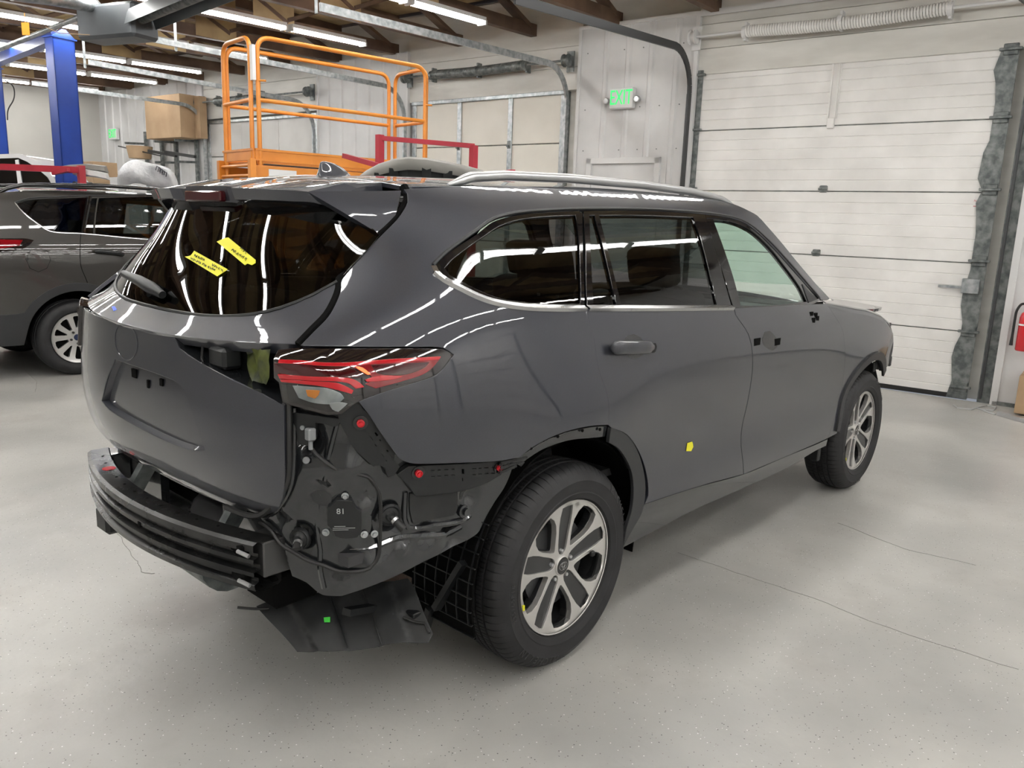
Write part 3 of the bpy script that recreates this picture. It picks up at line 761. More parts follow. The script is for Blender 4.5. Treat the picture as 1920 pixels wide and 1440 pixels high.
def strip_on(name, px, S, r, mt, parent, n=6, step=10., off=0., closed=False, world=False, flat=None):
    """a bead or cable running along a traced line"""
    uv = uvline(px, S, closed, step, world); pts = [S.P(q.x, q.y)+normal_at(S, q.x, q.y)*off for q in uv]
    if closed: pts.append(pts[0])
    m = MB(); m.tube(pts, r, n); return m.build(name, mt, parent, 50)
# ================================================================ the grey car: body
car = empty('car', (0,0,0), label='dark grey three-row SUV, bumpers removed, taped rear window, parked in the middle', cat='car')
S = mkS()
gap_rear = [(757,354,1),(764,362),(765,377),(757,394),(745,411),(716,440),(690,466),(668,490),(650,511),(637,527,1),(638,543),(631,564),(615,593),(589,620),(562,648,1)]
lamp_low = [(832,652),(851,665,1),(828,695),(812,706),(760,723),(715,737),(672,753,1)]
q_low = [(690,775),(715,813),(738,845),(750,860),(768,868),(800,870),(860,868),(930,865),(975,858,1)]
arch_edge = [(990,845),(1010,832),(1040,817),(1080,804),(1115,798),(1141,797,1)]
door_gap = [(1142,775),(1141,755),(1136,730),(1125,700),(1119,675),(1116,650),(1110,620),(1101,593),(1098,580,1)]
win_low = [(1060,582),(1027,582),(980,579),(927,568),(890,554),(860,538),(833,525),(815,511),(809,500)]
win_up = [(817,488),(845,466),(877,440),(910,420),(943,405),(993,397),(1043,393),(1083,392),(1200,392),(1293,398),(1350,404),(1385,412),(1408,424),(1442,455),(1473,489),(1509,530),(1540,562,1)]
a_out = [(1556,560,1),(1545,548),(1528,530),(1494,490),(1463,452),(1436,421),(1420,404),(1406,396),(1385,386),(1360,378),(1300,368),(1200,358),(1100,351),(1000,349),(860,349)]
quarter = gap_rear+[(700,650),(780,650)]+lamp_low+q_low+arch_edge+door_gap+win_low+win_up+a_out
QP = panel('body_side', quarter, S, K['paint'], car, grid=.03, step=8)
tag(QP, 'body side with rear quarter, roof rail cheek and windscreen pillar')
rear_door = [(1099,580,1),(1101,593),(1110,620),(1116,650),(1119,675),(1125,700),(1136,730),(1141,755),(1142,775),(1141,797,1),(1146,802),(1176,815),(1200,850),(1213,890),(1216,930),(1209,945,1),(1300,915),(1394,889,1),(1393,870),(1389,830),(1391,800),(1400,760),(1408,715),(1411,680),(1409,650),(1402,625),(1390,606),(1379,590),(1376,579,1),(1240,581)]
RD = panel('rear_door', rear_door, S, K['paint'], car, grid=.03, step=8)
front_door = [(1377,578,1),(1380,590),(1391,606),(1403,625),(1410,650),(1412,680),(1409,715),(1401,760),(1392,800),(1390,830),(1394,870),(1395,889,1),(1471,857),(1530,832),(1552,822,1),(1560,800),(1570,762),(1579,724),(1584,680),(1584,648),(1579,616),(1566,594),(1550,569,1),(1460,574)]
FD = panel('front_door', front_door, S, K['paint'], car, grid=.035, step=8)
# fender: real outline in (x, z) ahead of the door gap
uv = uvline([(1552,822),(1560,800),(1570,762),(1579,724),(1584,680),(1584,648),(1579,616),(1566,594),(1550,569)], S, False)
fen = [(q.x, q.y) for q in uv[:]]
xa = 2.85; ra = .43
fo = fen[:-1]+[(fen[-1][0], fen[-1][1], 1),(2.35,1.13),(2.7,1.085),(2.95,1.035),(3.13,.975),(3.25,.905),(3.32,.84),(3.345,.785,1),(3.31,.725,1),(3.25,.715),(3.18,.725,1)]
fo += [(xa+ra*math.cos(a), .385+ra*math.sin(a)) for a in [math.radians(k) for k in range(48, 176, 9)]]
FE = panel('front_fender', fo, S, K['paint'], car, grid=.035, step=.03, world=True)
FTOP = [(2.10,1.175,-.86,1.205),(2.35,1.13,-.795,1.165),(2.7,1.085,-.795,1.125),(2.95,1.035,-.785,1.095),(3.13,.975,-.765,1.06),(3.25,.905,-.75,1.02),(3.32,.84,-.735,.965)]
vs = []
for x__, zt, yh, zh in FTOP:
    a_ = Vector((x__, -side(x__, zt-.004), zt-.004)); b2_ = Vector((x__, -side(x__, zt-.03), zt-.03)); c_ = Vector((x__-.0, yh, zh)); mid = a_+(a_-b2_).normalized()*(c_-a_).length*.45
    for i in range(7): q = i/6; vs.append(a_*(1-q)**2+mid*2*q*(1-q)+c_*q*q)
FT = MB().add(vs, [(j*7+i, j*7+i+1, (j+1)*7+i+1, (j+1)*7+i) for j in range(len(FTOP)-1) for i in range(6)]).build('fender_top', K['paint'], FE, 60)
FL = panel('arch_moulding', [(xa+r_*math.cos(math.radians(k)), .385+r_*math.sin(math.radians(k)), 1 if k in (42, 172) else 0) for r_, ks in ((.475, range(42,173,10)), (.425, range(172,41,-10))) for k in ks], mkS(.012), K['clad'], car, step=.03, world=True, grid=.05)
RK = panel('rocker_moulding', [(1209,946,1),(1300,916),(1394,890),(1471,858),(1530,834),(1552,824),(1549,836,1),(1530,845),(1471,880),(1368,927),(1300,957),(1235,992),(1168,1027,1),(1185,990),(1200,960)], mkS(.004), K['paint_in'], car, step=8)
# arch flange of the rear wheel with its screw holes, door side moulding
AF = panel('arch_flange', [(958,866,1),(990,848),(1010,835),(1040,820),(1080,807),(1115,801),(1138,800,1),(1134,818,1),(1115,820),(1067,825),(1020,841),(988,861),(975,872,1)], mkS(-.008), K['paint_in'], car, gap=0)
for q in [(995,840),(1045,818),(1091,807),(1124,805)]:
    P = hit(*q, mkS(-.004)); MB().disc(P, (0,-1,0), .0055, .004, 10).build('screw_hole', K['black'], AF)
DM = panel('arch_moulding', [(1143,830,1),(1146,803),(1176,817),(1197,850),(1208,890),(1210,925),(1204,960),(1188,990),(1170,1022,1),(1176,990),(1186,955),(1189,915),(1184,880),(1170,852),(1158,838)], mkS(.008), K['clad'], car, gap=0, step=7)
# ---- windows
WG = mkS(-.012); WT = mkS(-.004)
qg = [(833,502),(845,488),(872,467),(900,447),(937,423),(973,411),(1027,405),(1080,403,1),(1085,430),(1088,493),(1090,555),(1088,570,1),(1060,571),(1013,570),(947,562),(905,548),(870,530),(842,515)]
QGo = [(817,499),(828,486),(860,462),(895,440),(925,417),(960,406),(1020,398),(1083,394,1),(1092,400),(1093,480),(1096,560),(1096,575,1),(1013,577),(947,570),(900,556),(862,536),(830,518)]
QG = panel('quarter_window', qg, WG, K['glass_dark'], car, gap=0, step=8, t=.006)
QF = panel('window_surround', QGo, WT, K['plastic_gloss'], QG, holes=[qg], gap=0, step=8, t=.02)
rg = [(1123,403,1),(1200,403),(1300,407,1),(1312,440),(1326,490),(1345,572,1),(1250,573),(1165,572,1),(1150,510),(1135,450)]
rs = [(1105,403,1),(1116,403,1),(1128,450),(1143,510),(1157,572,1),(1113,572,1),(1109,500)]
RG = panel('rear_door_window', rg, WG, K['glass_dark'], car, gap=0, step=10, t=.006)
RS = panel('rear_vent_window', rs, WG, K['glass_dark'], car, gap=0, step=10, t=.006)
RDF = panel('window_frame', [(1095,396,1),(1200,394),(1322,402,1),(1336,450),(1352,505),(1372,576,1),(1240,578),(1102,578,1),(1100,540),(1098,450)], WT, K['plastic_gloss'], RG, holes=[rg, rs], gap=0, step=10, t=.02)
fg = [(1337,411,1),(1368,414),(1406,430),(1440,460),(1471,498),(1500,538),(1513,566,1),(1450,573),(1389,574,1),(1375,520),(1355,460)]
FG = panel('front_door_window', fg, WG, K['glass_green'], car, gap=0, step=10, t=.005)
FDF = panel('window_frame', [(1323,402,1),(1368,406),(1408,424),(1442,455),(1473,489),(1509,530),(1538,562,1),(1520,571),(1450,575),(1376,577,1),(1366,545),(1352,500),(1336,450)], WT, K['plastic_gloss'], FG, holes=[fg], gap=0, step=10, t=.02)
panel('mirror_sail_cover', [(1505,533,1),(1532,561,1),(1517,567,1)], mkS(.0), K['plastic'], car, gap=0)
# chrome waist line
for seg_ in ([(811,500),(816,510),(833,524),(860,538),(893,554),(927,566),(980,575),(1040,578),(1096,578)], [(1102,578),(1180,578),(1260,578),(1373,577)]):
    uvl = uvline(seg_, S, False, 10); m = MB(); PT = [S.P(q.x, q.y) for q in uvl]
    for a, b_ in zip(PT, PT[1:]): m.bar(a, b_+(b_-a)*.1, .020, .013, up=(0,-.5,1))
    m.build('waistline_trim', K['chrome'], car, 30)
strip_on('window_seal', [(812,497),(830,478),(860,455),(895,430),(925,410),(965,399),(1020,394),(1083,391),(1200,391),(1293,396),(1350,402),(1388,411),(1412,425),(1445,455),(1477,490),(1512,530),(1536,558)], S, .006, K['plastic'], car)
strip_on('gate_aperture_seal', [(756,350),(764,364),(764,377),(756,394),(744,411),(715,440),(689,466),(667,490),(649,511),(636,528),(636,543),(629,564),(613,593),(587,620),(560,648)], mkS(-.022), .014, K['black'], car)
# ---- roof, rails
x_ = -.60; rp = [(-.50,-.62),(-.30,-.638),(.08,-.612),(.5,-.590),(1.0,-.590),(1.35,-.600),(1.50,-.612,1),(1.545,-.40),(1.56,0),(1.545,.40),(1.50,.612,1),(1.35,.60),(1.0,.59),(.5,.59),(.08,.612),(-.3,.638),(-.50,.62,1),(-.50,.40),(-.52,0),(-.50,-.40)]
rp = [(a[0], a[1]*.985)+tuple(a[2:]) for a in rp]
RP = panel('roof_panel', rp, mkT(), K['paint'], car, world=True, grid=.06, step=.06)
for sg in (-1, 1):
    pts = [Vector((x__, sg*(side(x__, 1.665)-.035 if False else yy), zz)) for x__, yy, zz in ((-.33,.615,1.655),(-.22,.605,1.684),(-.05,.595,1.70),(.3,.585,1.712),(.8,.575,1.716),(1.2,.575,1.708),(1.45,.585,1.688),(1.62,.60,1.645))]
    m = MB()
    P2 = [Vector((0,0,0))]; Q = []
    for i in range(len(pts)-1):
        for k in range(5): Q.append(pts[i].lerp(pts[i+1], k/5))
    Q.append(pts[-1])
    m.tube(Q, .017, 8, rs=[.017*min(1, .3+i*.2, .3+(len(Q)-1-i)*.2) for i in range(len(Q))])
    for v in m.v: pass
    m.build('roof_rail', K['silver'], car, 60)
# shark fin
fin = []
for i, (x0, x1, hw, z0) in enumerate(((-.40,-.20,.040,1.682),(-.395,-.215,.030,1.692),(-.388,-.245,.020,1.712),(-.383,-.285,.012,1.728),(-.378,-.335,.007,1.737))):
    ring = [Vector((x0,-hw*.55,z0)),Vector(((x0+x1)/2,-hw,z0)),Vector((x1,0,z0)),Vector(((x0+x1)/2,hw,z0)),Vector((x0,hw*.55,z0))]; fin.append(ring)
m = MB(); vs = [v for r_ in fin for v in r_]
m.add(vs, [(i*5+k, i*5+(k+1)%5, (i+1)*5+(k+1)%5, (i+1)*5+k) for i in range(4) for k in range(5)]+[(20,21,22,23,24)])
af = m.build('antenna_fin', K['paint'], car)
sb = af.modifiers.new('sub', 'SUBSURF'); sb.levels = 2; sb.render_levels = 2
for p_ in af.data.polygons: p_.use_smooth = True
# ---- tailgate
R0 = mkX(Xl)
tg_low = [(566,653,1),(553,650),(430,643),(317,631),(237,607),(180,590),(158,573,1)]
# lower gate, outline in parameters (y, z): symmetric
def sym(h): return h+[(-a[0], a[1])+tuple(a[2:]) for a in reversed(h)]
half = [(0,.715),(-.35,.712),(-.50,.713),(-.58,.722),(-.63,.745),(-.675,.80),(-.695,.87),(-.70,.97),(-.695,1.06,1),(-.60,1.09),(-.40,1.135),(-.285,1.165),(-.255,1.196,1),(0,1.190)]
half2 = [(.30,1.192),(.55,1.194),(.605,1.190,1),(.625,1.12),(.655,1.045,1),(.697,1.03)]+[(-a[0],)+tuple(a[1:]) for a in reversed(half[1:8])]
gate = half+half2
pl_hole = uvline([(215,673),(325,712),(340,725),(350,745),(384,845,1),(360,846),(290,818),(205,770),(190,752),(200,710)], R0, True)
LG = panel('tailgate', gate, R0, K['paint'], car, world=True, grid=.03, step=.03, holes=[[(q.x, q.y, 0) for q in pl_hole]])
RM3 = mkX(Xl, -.022)
PR = panel('plate_recess', [(q.x, q.y, 0) for q in inset(clean(pl_hole), -.006)], RM3, K['paint'], LG, world=True, grid=.04, step=.03, gap=0)
# walls of the recess
uvh = clean(pl_hole); m = MB(); n = len(uvh)
A_ = [R0.P(q.x, q.y) for q in uvh]; B_ = [RM3.P(q.x, q.y) for q in inset(uvh, .010)]
m.add(A_+B_, [(i, (i+1) % n, n+(i+1) % n, n+i) for i in range(n)]); m.build('recess_wall', K['paint'], LG, 50)
for q, s_ in (((252,700),(.017,.014)), ((278,720),(.006,.013)), ((303,717),(.010,.011))):
    P = hit(*q, mkX(Xl, -.02)); MB().box((P.x-.0028, P.y-s_[0], P.z-s_[1]), (P.x+.004, P.y+s_[0], P.z+s_[1]), bev=.001).build('plate_hole', K['black'], PR)
# faint disc where the emblem was, with a shiny rim bead
P = hit(236,640,mkX(Xl,.001)); ring_ = [R0.P(P.y+.085*math.cos(a), P.z+.058*math.sin(a))+Vector((-.001,0,0)) for a in [k*2*PI/36 for k in range(37)]]
MB().tube(ring_, .0016, 5).build('emblem_seat', K['paint'], LG)
# upper gate (waist) between glass and the ledge
glass_low = [(-.655,1.372),(-.62,1.335),(-.55,1.295),(-.45,1.268),(-.3,1.252),(-.15,1.247),(0,1.246)]
up = [(0,1.196),(-.20,1.198),(-.45,1.206),(-.60,1.212),(-.704,1.218,1),(-.703,1.25),(-.698,1.285),(-.688,1.325),(-.664,1.372,1)]+[(a+(-.0 if a<0 else 0), b_) for a, b_ in glass_low]
up2 = [(-a[0],)+tuple(a[1:]) for a in reversed(up[1:-1])]
RU = mkX(Xu)
UG = panel('tailgate_waist', up+up2, RU, K['paint'], car, world=True, grid=.016, step=.02, t=.035)
# inner wall of the gate in the empty lamp bays
for sg in (-1,):
    I_ = mkR(-.085)
    cav = [(sg*.26,1.19),(sg*.72,1.215),(sg*.72,1.03),(sg*.5,1.06),(sg*.27,1.12)]
    LB = panel('lamp_bay', cav, I_, K['plastic'], car, world=True, grid=.08, gap=0)
    sh = MB(); e0 = [R0.P(sg*a, b_) for a, b_ in ((.255,1.196),(.285,1.165),(.40,1.135),(.60,1.09),(.695,1.06))]; e1 = [p+Vector((.085,0,.0)) for p in e0]
    sh.add(e0+e1, [(i, i+1, 6+i, 5+i) for i in range(4)]); sh.build('bay_floor', K['paint_in'], LB)
    Pc = R0.P(sg*.44, 1.165)
    m = MB().box((Pc.x+.01,Pc.y-.045,1.125),(Pc.x+.07,Pc.y+.045,1.185),bev=.01); m.build('actuator', K['plastic'], LB, 30)
    m = MB().tube(rounded([Pc+Vector((-.0,.05,.015)), Pc+Vector((-.005,.05,-.03)), Pc+Vector((.03,.045,-.06))], .02), .004, 6); m.build('cable_loop', K['plastic_gloss'], LB)
    Pc = R0.P(sg*.575, 1.15)
    if sg > 0: continue
    m = MB(); random.seed(3)
    vs = [Pc+Vector((.03+random.uniform(-.012,.012), -.055+.11*i/6, -.045+.09*j/4+random.uniform(-.004,.004))) for j in range(5) for i in range(7)]
    m.add(vs, [(j*7+i, j*7+i+1, j*7+i+8, j*7+i+7) for j in range(4) for i in range(6)]); m.build('foil_pouch', K['hiviz'], LB, 60)
# rear window glass
gl = [(-.655,1.372,1),(-.62,1.335),(-.55,1.295),(-.45,1.268),(-.3,1.252),(0,1.246),(.3,1.252),(.45,1.268),(.55,1.295),(.62,1.335),(.655,1.372,1),(.650,1.43),(.648,1.50,1),(.56,1.565,1),(.3,1.585),(0,1.59),(-.3,1.585),(-.56,1.565,1),(-.648,1.50,1),(-.650,1.43)]
RW_ = panel('rear_window', gl, mkX(Xg, -.002), K['glass_rear'], car, world=True, grid=.018, step=.02, t=.006)
strip_on('glass_seal', [(a, b_) for a, b_ in glass_low]+[(-a, b_) for a, b_ in reversed(glass_low[:-1])], mkX(Xg), .006, K['plastic'], RW_, world=True, step=.03)
# wiper motor and stub arm
P1, P2_, P3_ = hit(305,553,mkR(.03)), hit(262,527,mkR(.045)), hit(232,513,mkR(.05))
m = MB(); m.tube([P1, P1.lerp(P2_,.5), P2_, P3_], .02, 10, rs=[.012,.021,.018,.012]); WP = m.build('wiper_arm', K['plastic'], RW_, 60)
m = MB().disc(hit(300,552,mkR(.0)), (-1,0,.6), .026, .03, 16); m.build('wiper_pivot', K['black'], WP, 40)
# spoiler: two winglets and a centre section with lamp
def loft(name, secs, mt, parent, ang=30, close_ends=True):
    """secs: list of rings with equal counts"""
    m = MB(); k = len(secs[0]); vs = [Vector(v) for r_ in secs for v in r_]
    fs = [(i*k+j, i*k+(j+1) % k, (i+1)*k+(j+1) % k, (i+1)*k+j) for i in range(len(secs)-1) for j in range(k)]
    if close_ends: fs += [tuple(range(k)), tuple((len(secs)-1)*k+j for j in range(k))]
    m.add(vs, fs); return m.build(name, mt, parent, ang)
def spo(y, xr, zr, th, dz=0):
    """section of the spoiler at y: rear tip xr, zr; thickness th"""
    a = abs(y); xf = -.515; zf = roof(xf, min(a, .61))
    xm = (xf+xr)/2; return [(xf, y, zf), (xm, y, (zf+zr)/2+.010+dz), (xr, y, zr), (xr+.012, y, zr-th), (xr+.09, y, zr-th-.015), (xf+.01, y, zf-.06)]
half_s = [(.520,-.700,1.592,.022),(.502,-.762,1.613,.028),(.470,-.785,1.615,.030),(.30,-.825,1.619,.032),(.205,-.835,1.620,.034),(.190,-.800,1.620,.040),(.160,-.790,1.622,.046),(.135,-.812,1.626,.048),(.0,-.818,1.628,.048)]
ys = [(-a[0],)+a[1:] for a in half_s]+[a for a in reversed(half_s[:-1])]
SP = loft('rear_spoiler', [spo(*a) for a in ys], K['paint'], car, 28)
MB().box((-.826,-.118,1.579),(-.803,.118,1.612),bev=.004).build('brake_lamp', K['red_dark'], SP)
# flank: a curved blade running down to the gap beside the glass
for sg in (-1, 1):
    A = [(-.515,.612,1.628),(-.60,.575,1.622),(-.69,.535,1.618),(-.764,.503,1.613)]
    Bq = [(-.522,.634,1.598),(-.60,.618,1.580),(-.69,.560,1.588),(-.778,.480,1.585)]
    Cq = [(-.565,.643,1.545),(-.585,.641,1.530),(-.603,.638,1.514),(-.615,.634,1.503)]
    rows_ = []
    N_ = 8
    def bez(P, t): 
        P = [Vector(q) for q in P]; k = t*(len(P)-1); i_ = min(int(k), len(P)-2); return P[i_].lerp(P[i_+1], k-i_)
    for j in range(N_+1):
        t = j/N_; a_, c_ = bez(A, t), bez(Cq, t); m_ = bez(Bq, t)
        row = []
        for i_ in range(7):
            q = i_/6; mm = (a_+c_)/2+Vector((-.006,.012,.0)); row.append(a_*(1-q)**2+mm*2*q*(1-q)+c_*q*q)
        rows_.append(row)
    vs = [Vector((p.x, p.y*sg, p.z)) for r_ in rows_ for p in r_]
    inn = [Vector((p.x+.012, (p.y-.015)*sg, p.z-.012)) for r_ in rows_ for p in r_]
    n_ = 7; k0 = len(vs)
    fs = [(j*n_+i_, j*n_+i_+1, (j+1)*n_+i_+1, (j+1)*n_+i_) for j in range(N_) for i_ in range(n_-1)]
    fs2 = [tuple(k0+q for q in reversed(f)) for f in fs]
    rim = [j*n_ for j in range(N_+1)]+[N_*n_+i_ for i_ in range(1,n_)]+[j*n_+n_-1 for j in range(N_-1,-1,-1)]+[i_ for i_ in range(n_-2,0,-1)]
    fs3 = [(rim[i_], rim[(i_+1) % len(rim)], k0+rim[(i_+1) % len(rim)], k0+rim[i_]) for i_ in range(len(rim))]
    MB().add(vs+inn, fs+fs2+fs3).build('spoiler_flank', K['paint'], SP, 40)
# ================================================================ corner surface (lamp and inner structure)
def smax(a, b_, k=.03):
    h = max(k-abs(a-b_), 0)/k; return max(a, b_)+h*h*k*.25
CX, CY = -.45, -.42
def mkC(off=0., k=.05):
    def F(p): 
        if not (.3 < p.z < 1.4 and -1.3 < p.x < .6 and p.y < .3): return 1
        return F2(p)
    def F2(p): return smax(-p.y-side(p.x, p.z)-off, rear(p.y, max(p.z, .76))-off-p.x, k)
    def P(u, v):
        lo, hi = .05, 1.6; d_ = Vector((math.cos(u), math.sin(u), 0)); c_ = Vector((CX, CY, v))
        for _ in range(26):
            m = (lo+hi)/2
            if F2(c_+d_*m) < 0: lo = m
            else: hi = m
        return c_+d_*lo
    return Surf(F, P, lambda p: (math.atan2(p.y-CY, p.x-CX) % (2*PI), p.z))
ZC = lambda pts: [(480+a[0]/4.8, 630+a[1]/4.8)+tuple(a[2:]) for a in pts]
ZB = lambda pts: [(420+a[0]/2.769, 720+a[1]/2.769)+tuple(a[2:]) for a in pts]
CL = mkC(.0)
lampo = [(513,674,1),(522,656,1),(549,653),(562,652),(600,654),(680,654),(760,654),(831,655,1),(850,665,1),(827,694),(811,705),(760,722),(715,736),(672,752),(640,775,1),(613,777,1),(530,755,1),(523,717,1),(514,709,1)]
TL = panel('tail_lamp', lampo, mkC(-.004), K['smoke_lens'], car, grid=.03, step=7, t=.05, gap=0)
tag(TL, 'red and smoked tail lamp')
def lens(name, pts, m_, off, t=.004, par=None): return panel(name, ZC(pts), mkC(off), m_, par or TL, grid=.03, step=5, t=t, gap=0, bev=.0012)
lens('upper_light_bar', [(205,213,1),(420,222),(600,240),(830,240),(1000,226),(1300,206),(1665,186,1),(1650,208,1),(1300,232),(1000,252),(830,266),(600,264),(420,250),(200,240,1)], K['red_bright'], .003)
lens('dark_red_field', [(165,240,1),(200,245),(420,254),(600,268),(830,270,1),(880,300),(960,350),(930,372,1),(800,368),(500,360),(240,340),(170,325,1)], K['red_dark'], .001)
lens('side_reflector', [(845,270,1),(1000,257),(1300,237),(1648,214,1),(1570,300),(1480,352),(1300,408),(1080,468,1),(985,432),(1060,400),(1030,350),(930,300)], K['red_lens'], .002)
lens('dark_red_insert', [(1040,262,1),(1300,250),(1560,238,1),(1500,290),(1360,340),(1200,350),(1090,330)], K['red_dark'], .004, .002)
lens('side_marker', [(985,395,1),(1060,370),(1180,358),(1320,365,1),(1250,385),(1120,402),(1000,408)], K['red_bright'], .005, .002)
lens('lower_light_bar', [(195,348,1),(500,370),(800,378),(900,402),(972,458,1),(900,470,1),(840,425),(760,408),(500,400),(210,382,1)], K['red_bright'], .003)
lens('lower_light_bar', [(215,395,1),(500,412),(720,425),(800,452),(875,492,1),(860,518,1),(760,490),(600,452),(400,428),(225,412,1)], K['red_bright'], .003)
lens('glow_line', [(895,275,1),(960,288),(1030,345,1),(1008,345,1),(940,305)], mat('orange_glow', (1,.2,.05), .3, emis=(1,.12,.03), es=.6), .005, .002)
lens('turn_reflector', [(330,450,1),(500,462),(640,475),(760,520),(790,560,1),(740,600),(640,612),(500,595),(385,555,1)], K['steel'], .0, .003)
lens('amber_bulb', [(450,488,1),(570,494,1),(560,530),(530,562,1),(465,540)], K['amber'], .003, .003)
lens('glass_shard', [(660,610,1),(760,600),(820,610,1),(740,680,1),(690,660)], K['silver'], .003, .002)
lens('clear_lens', [(225,440,1),(330,442),(600,470),(760,505),(880,560),(905,592,1),(745,680,1),(642,700,1),(246,594,1)], K['clear_lens'], .010, .003)
# left lamp: the part seen round the corner
LL = mirror(TL, car, 'tail_lamp'); tag(LL, 'far side tail lamp seen edge on')
for ch in list(TL.children):
    if ch.name.startswith('side_reflector'): mirror(ch, LL)
panel('lamp_end_cap', [(.603,1.197,1),(.70,1.218),(.755,1.205,1),(.765,1.14),(.735,1.05,1),(.70,1.035,1),(.66,1.045),(.625,1.12)], mkX(Xl, .012), K['smoke_lens'], LL, world=True, grid=.03, step=.02, t=.07, gap=0)
panel('lamp_end_red', [(.735,1.19,1),(.752,1.19,1),(.762,1.14),(.748,1.09,1),(.738,1.12)], mkX(Xl, .015), K['red_lens'], LL, world=True, grid=.03, step=.02, t=.06, gap=0)
# ---- exposed inner structure
S_in = mkC(-.045, .09)
def dent_list(lst):
    out = []
    for px, py, r_, d_ in lst:
        P = hit(px, py, S_in); u, v = S_in.UV(P); out.append((u, v, r_, d_))
    return out
DN = dent_list([(570,830,.045,-.035),(600,920,.03,-.022),(650,880,.05,.022),(725,975,.045,-.022),(650,975,.075,.022),(800,1000,.03,-.012),(755,1030,.018,.012),(850,1010,.04,-.018),(565,1005,.035,-.022),(540,950,.03,.018),(700,1060,.04,.014),(880,930,.03,-.022),(640,1090,.02,.01),(820,960,.05,-.014),(690,930,.02,-.012)])
def dsp(u, v):
    s_ = 0
    for a, b_, r_, d_ in DN:
        q = ((u-a)*.45)**2+(v-b_)**2; s_ += d_*math.exp(-q/(r_*r_))
    return s_
inner = [(540,757,1),(613,770),(665,752,1),(700,790),(738,850),(770,862),(860,862),(965,858,1),(958,885),(945,915),(925,945),(905,985,1),(895,1000),(860,1022),(800,1050),(740,1080),(680,1104),(640,1117,1),(605,1115),(590,1105),(575,1092),(548,1080,1),(536,1040),(533,1008),(505,990),(484,966),(512,948),(532,915),(538,880),(539,820)]
IN = panel('rear_inner_panel', inner, S_in, K['paint_in'], car, grid=.022, step=9, gap=0, t=.03, disp=dsp)
tag(IN, 'bare inner quarter panel where the bumper was')
def onin(name, pts, m_, off, t=.006, holes=(), conv=ZB, par=None, step=6, grid=.04): return panel(name, conv(pts), mkC(-.045+off, .09), m_, par or car, grid=grid, step=step, t=t, gap=0, holes=[conv(h) for h in holes])
def rect(cx, cy, w_, h_, a=0):
    c_, s_ = math.cos(a), math.sin(a); return [(cx+x*c_-y*s_, cy+x*s_+y*c_, 1) for x, y in ((-w_,-h_),(w_,-h_),(w_,h_),(-w_,h_))]
# bumper retainers with slots and red clips
a1 = math.radians(52)
h1 = [rect(*q, a1) for q in ((1085,885,20,12),(1040,920,24,6),(1120,940,12,8),(1078,985,14,7),(1185,1035,12,9),(1140,1075,18,6),(1215,1085,14,5),(1175,1125,10,7),(985,865,10,5))]
BR1 = onin('bumper_retainer', [(745,705,1),(800,650),(880,600,1),(925,592,1),(960,660),(1010,705),(1120,860),(1250,1040,1),(1240,1120),(1290,1180),(1240,1250),(1190,1268,1),(1165,1185),(1120,1160),(1060,1172,1),(990,1110),(880,1000),(800,860),(750,765,1)], K['plastic'], .022, .018, h1, ZC)
onin('retainer_slot_back', [(780,720,1),(1000,730),(1240,1060),(1230,1150,1),(1060,1150),(880,960)], K['black'], .006, .002, (), ZC, BR1)
hb = []
for i, xx in enumerate((1085,1118,1155,1190,1300,1330,1363,1398)):
    hb.append(rect(xx, 450-i*2.2, 11 if i % 2 == 0 else 8, 4.5, -.06)); hb.append(rect(xx, 482-i*2.6, 10, 4.5, -.06))
hb.append(rect(1242,455,8,14,0)); hb.append(rect(1240,497,4,9,0))
BR2 = onin('bumper_retainer', [(905,470,1),(960,432,1),(1100,425),(1300,415),(1430,402),(1440,470,1),(1350,520),(1230,556),(1080,575),(1000,582,1),(955,520,1)], K['plastic'], .024, .02, hb)
onin('retainer_slot_back', [(1060,435,1),(1425,415,1),(1420,480),(1300,505),(1060,505,1)], K['black'], .010, .002, (), ZB, BR2)
m = MB()
for i in range(4):
    a = hit(940+i*14, 868-i*1, mkC(-.01,.09)); b2 = hit(936+i*13, 888-i*5, mkC(-.012,.09)); m.bar(a, b2, .006, .008)
for j in range(3): m.bar(hit(938,868+9*j,mkC(-.01,.09)), hit(988-j*10,857+8*j,mkC(-.01,.09)), .006, .008)
m.build('retainer_lattice', K['plastic'], BR2)
for q, r_ in (((676,793), .0105), ((784,887), .0105), ((935,877), .009)):
    P = hit(*q, mkC(-.018, .09)); S_ = mkC(-.018,.09); u, v = S_.UV(P); n_ = normal_at(S_, u, v)
    par = BR1 if q[0] == 676 else BR2
    c_ = MB().disc(P-n_*.004, n_, r_*1.9, .005, 18).build('clip_well', K['plastic_gloss'], par, 40)
    MB().lathe([(0,.010),(r_*.35,.010),(r_*.4,.006),(r_*.8,.006),(r_*.85,.010),(r_,.009),(r_,0)], P, n_, 18).build('red_clip', K['red_clip'], par, 40)
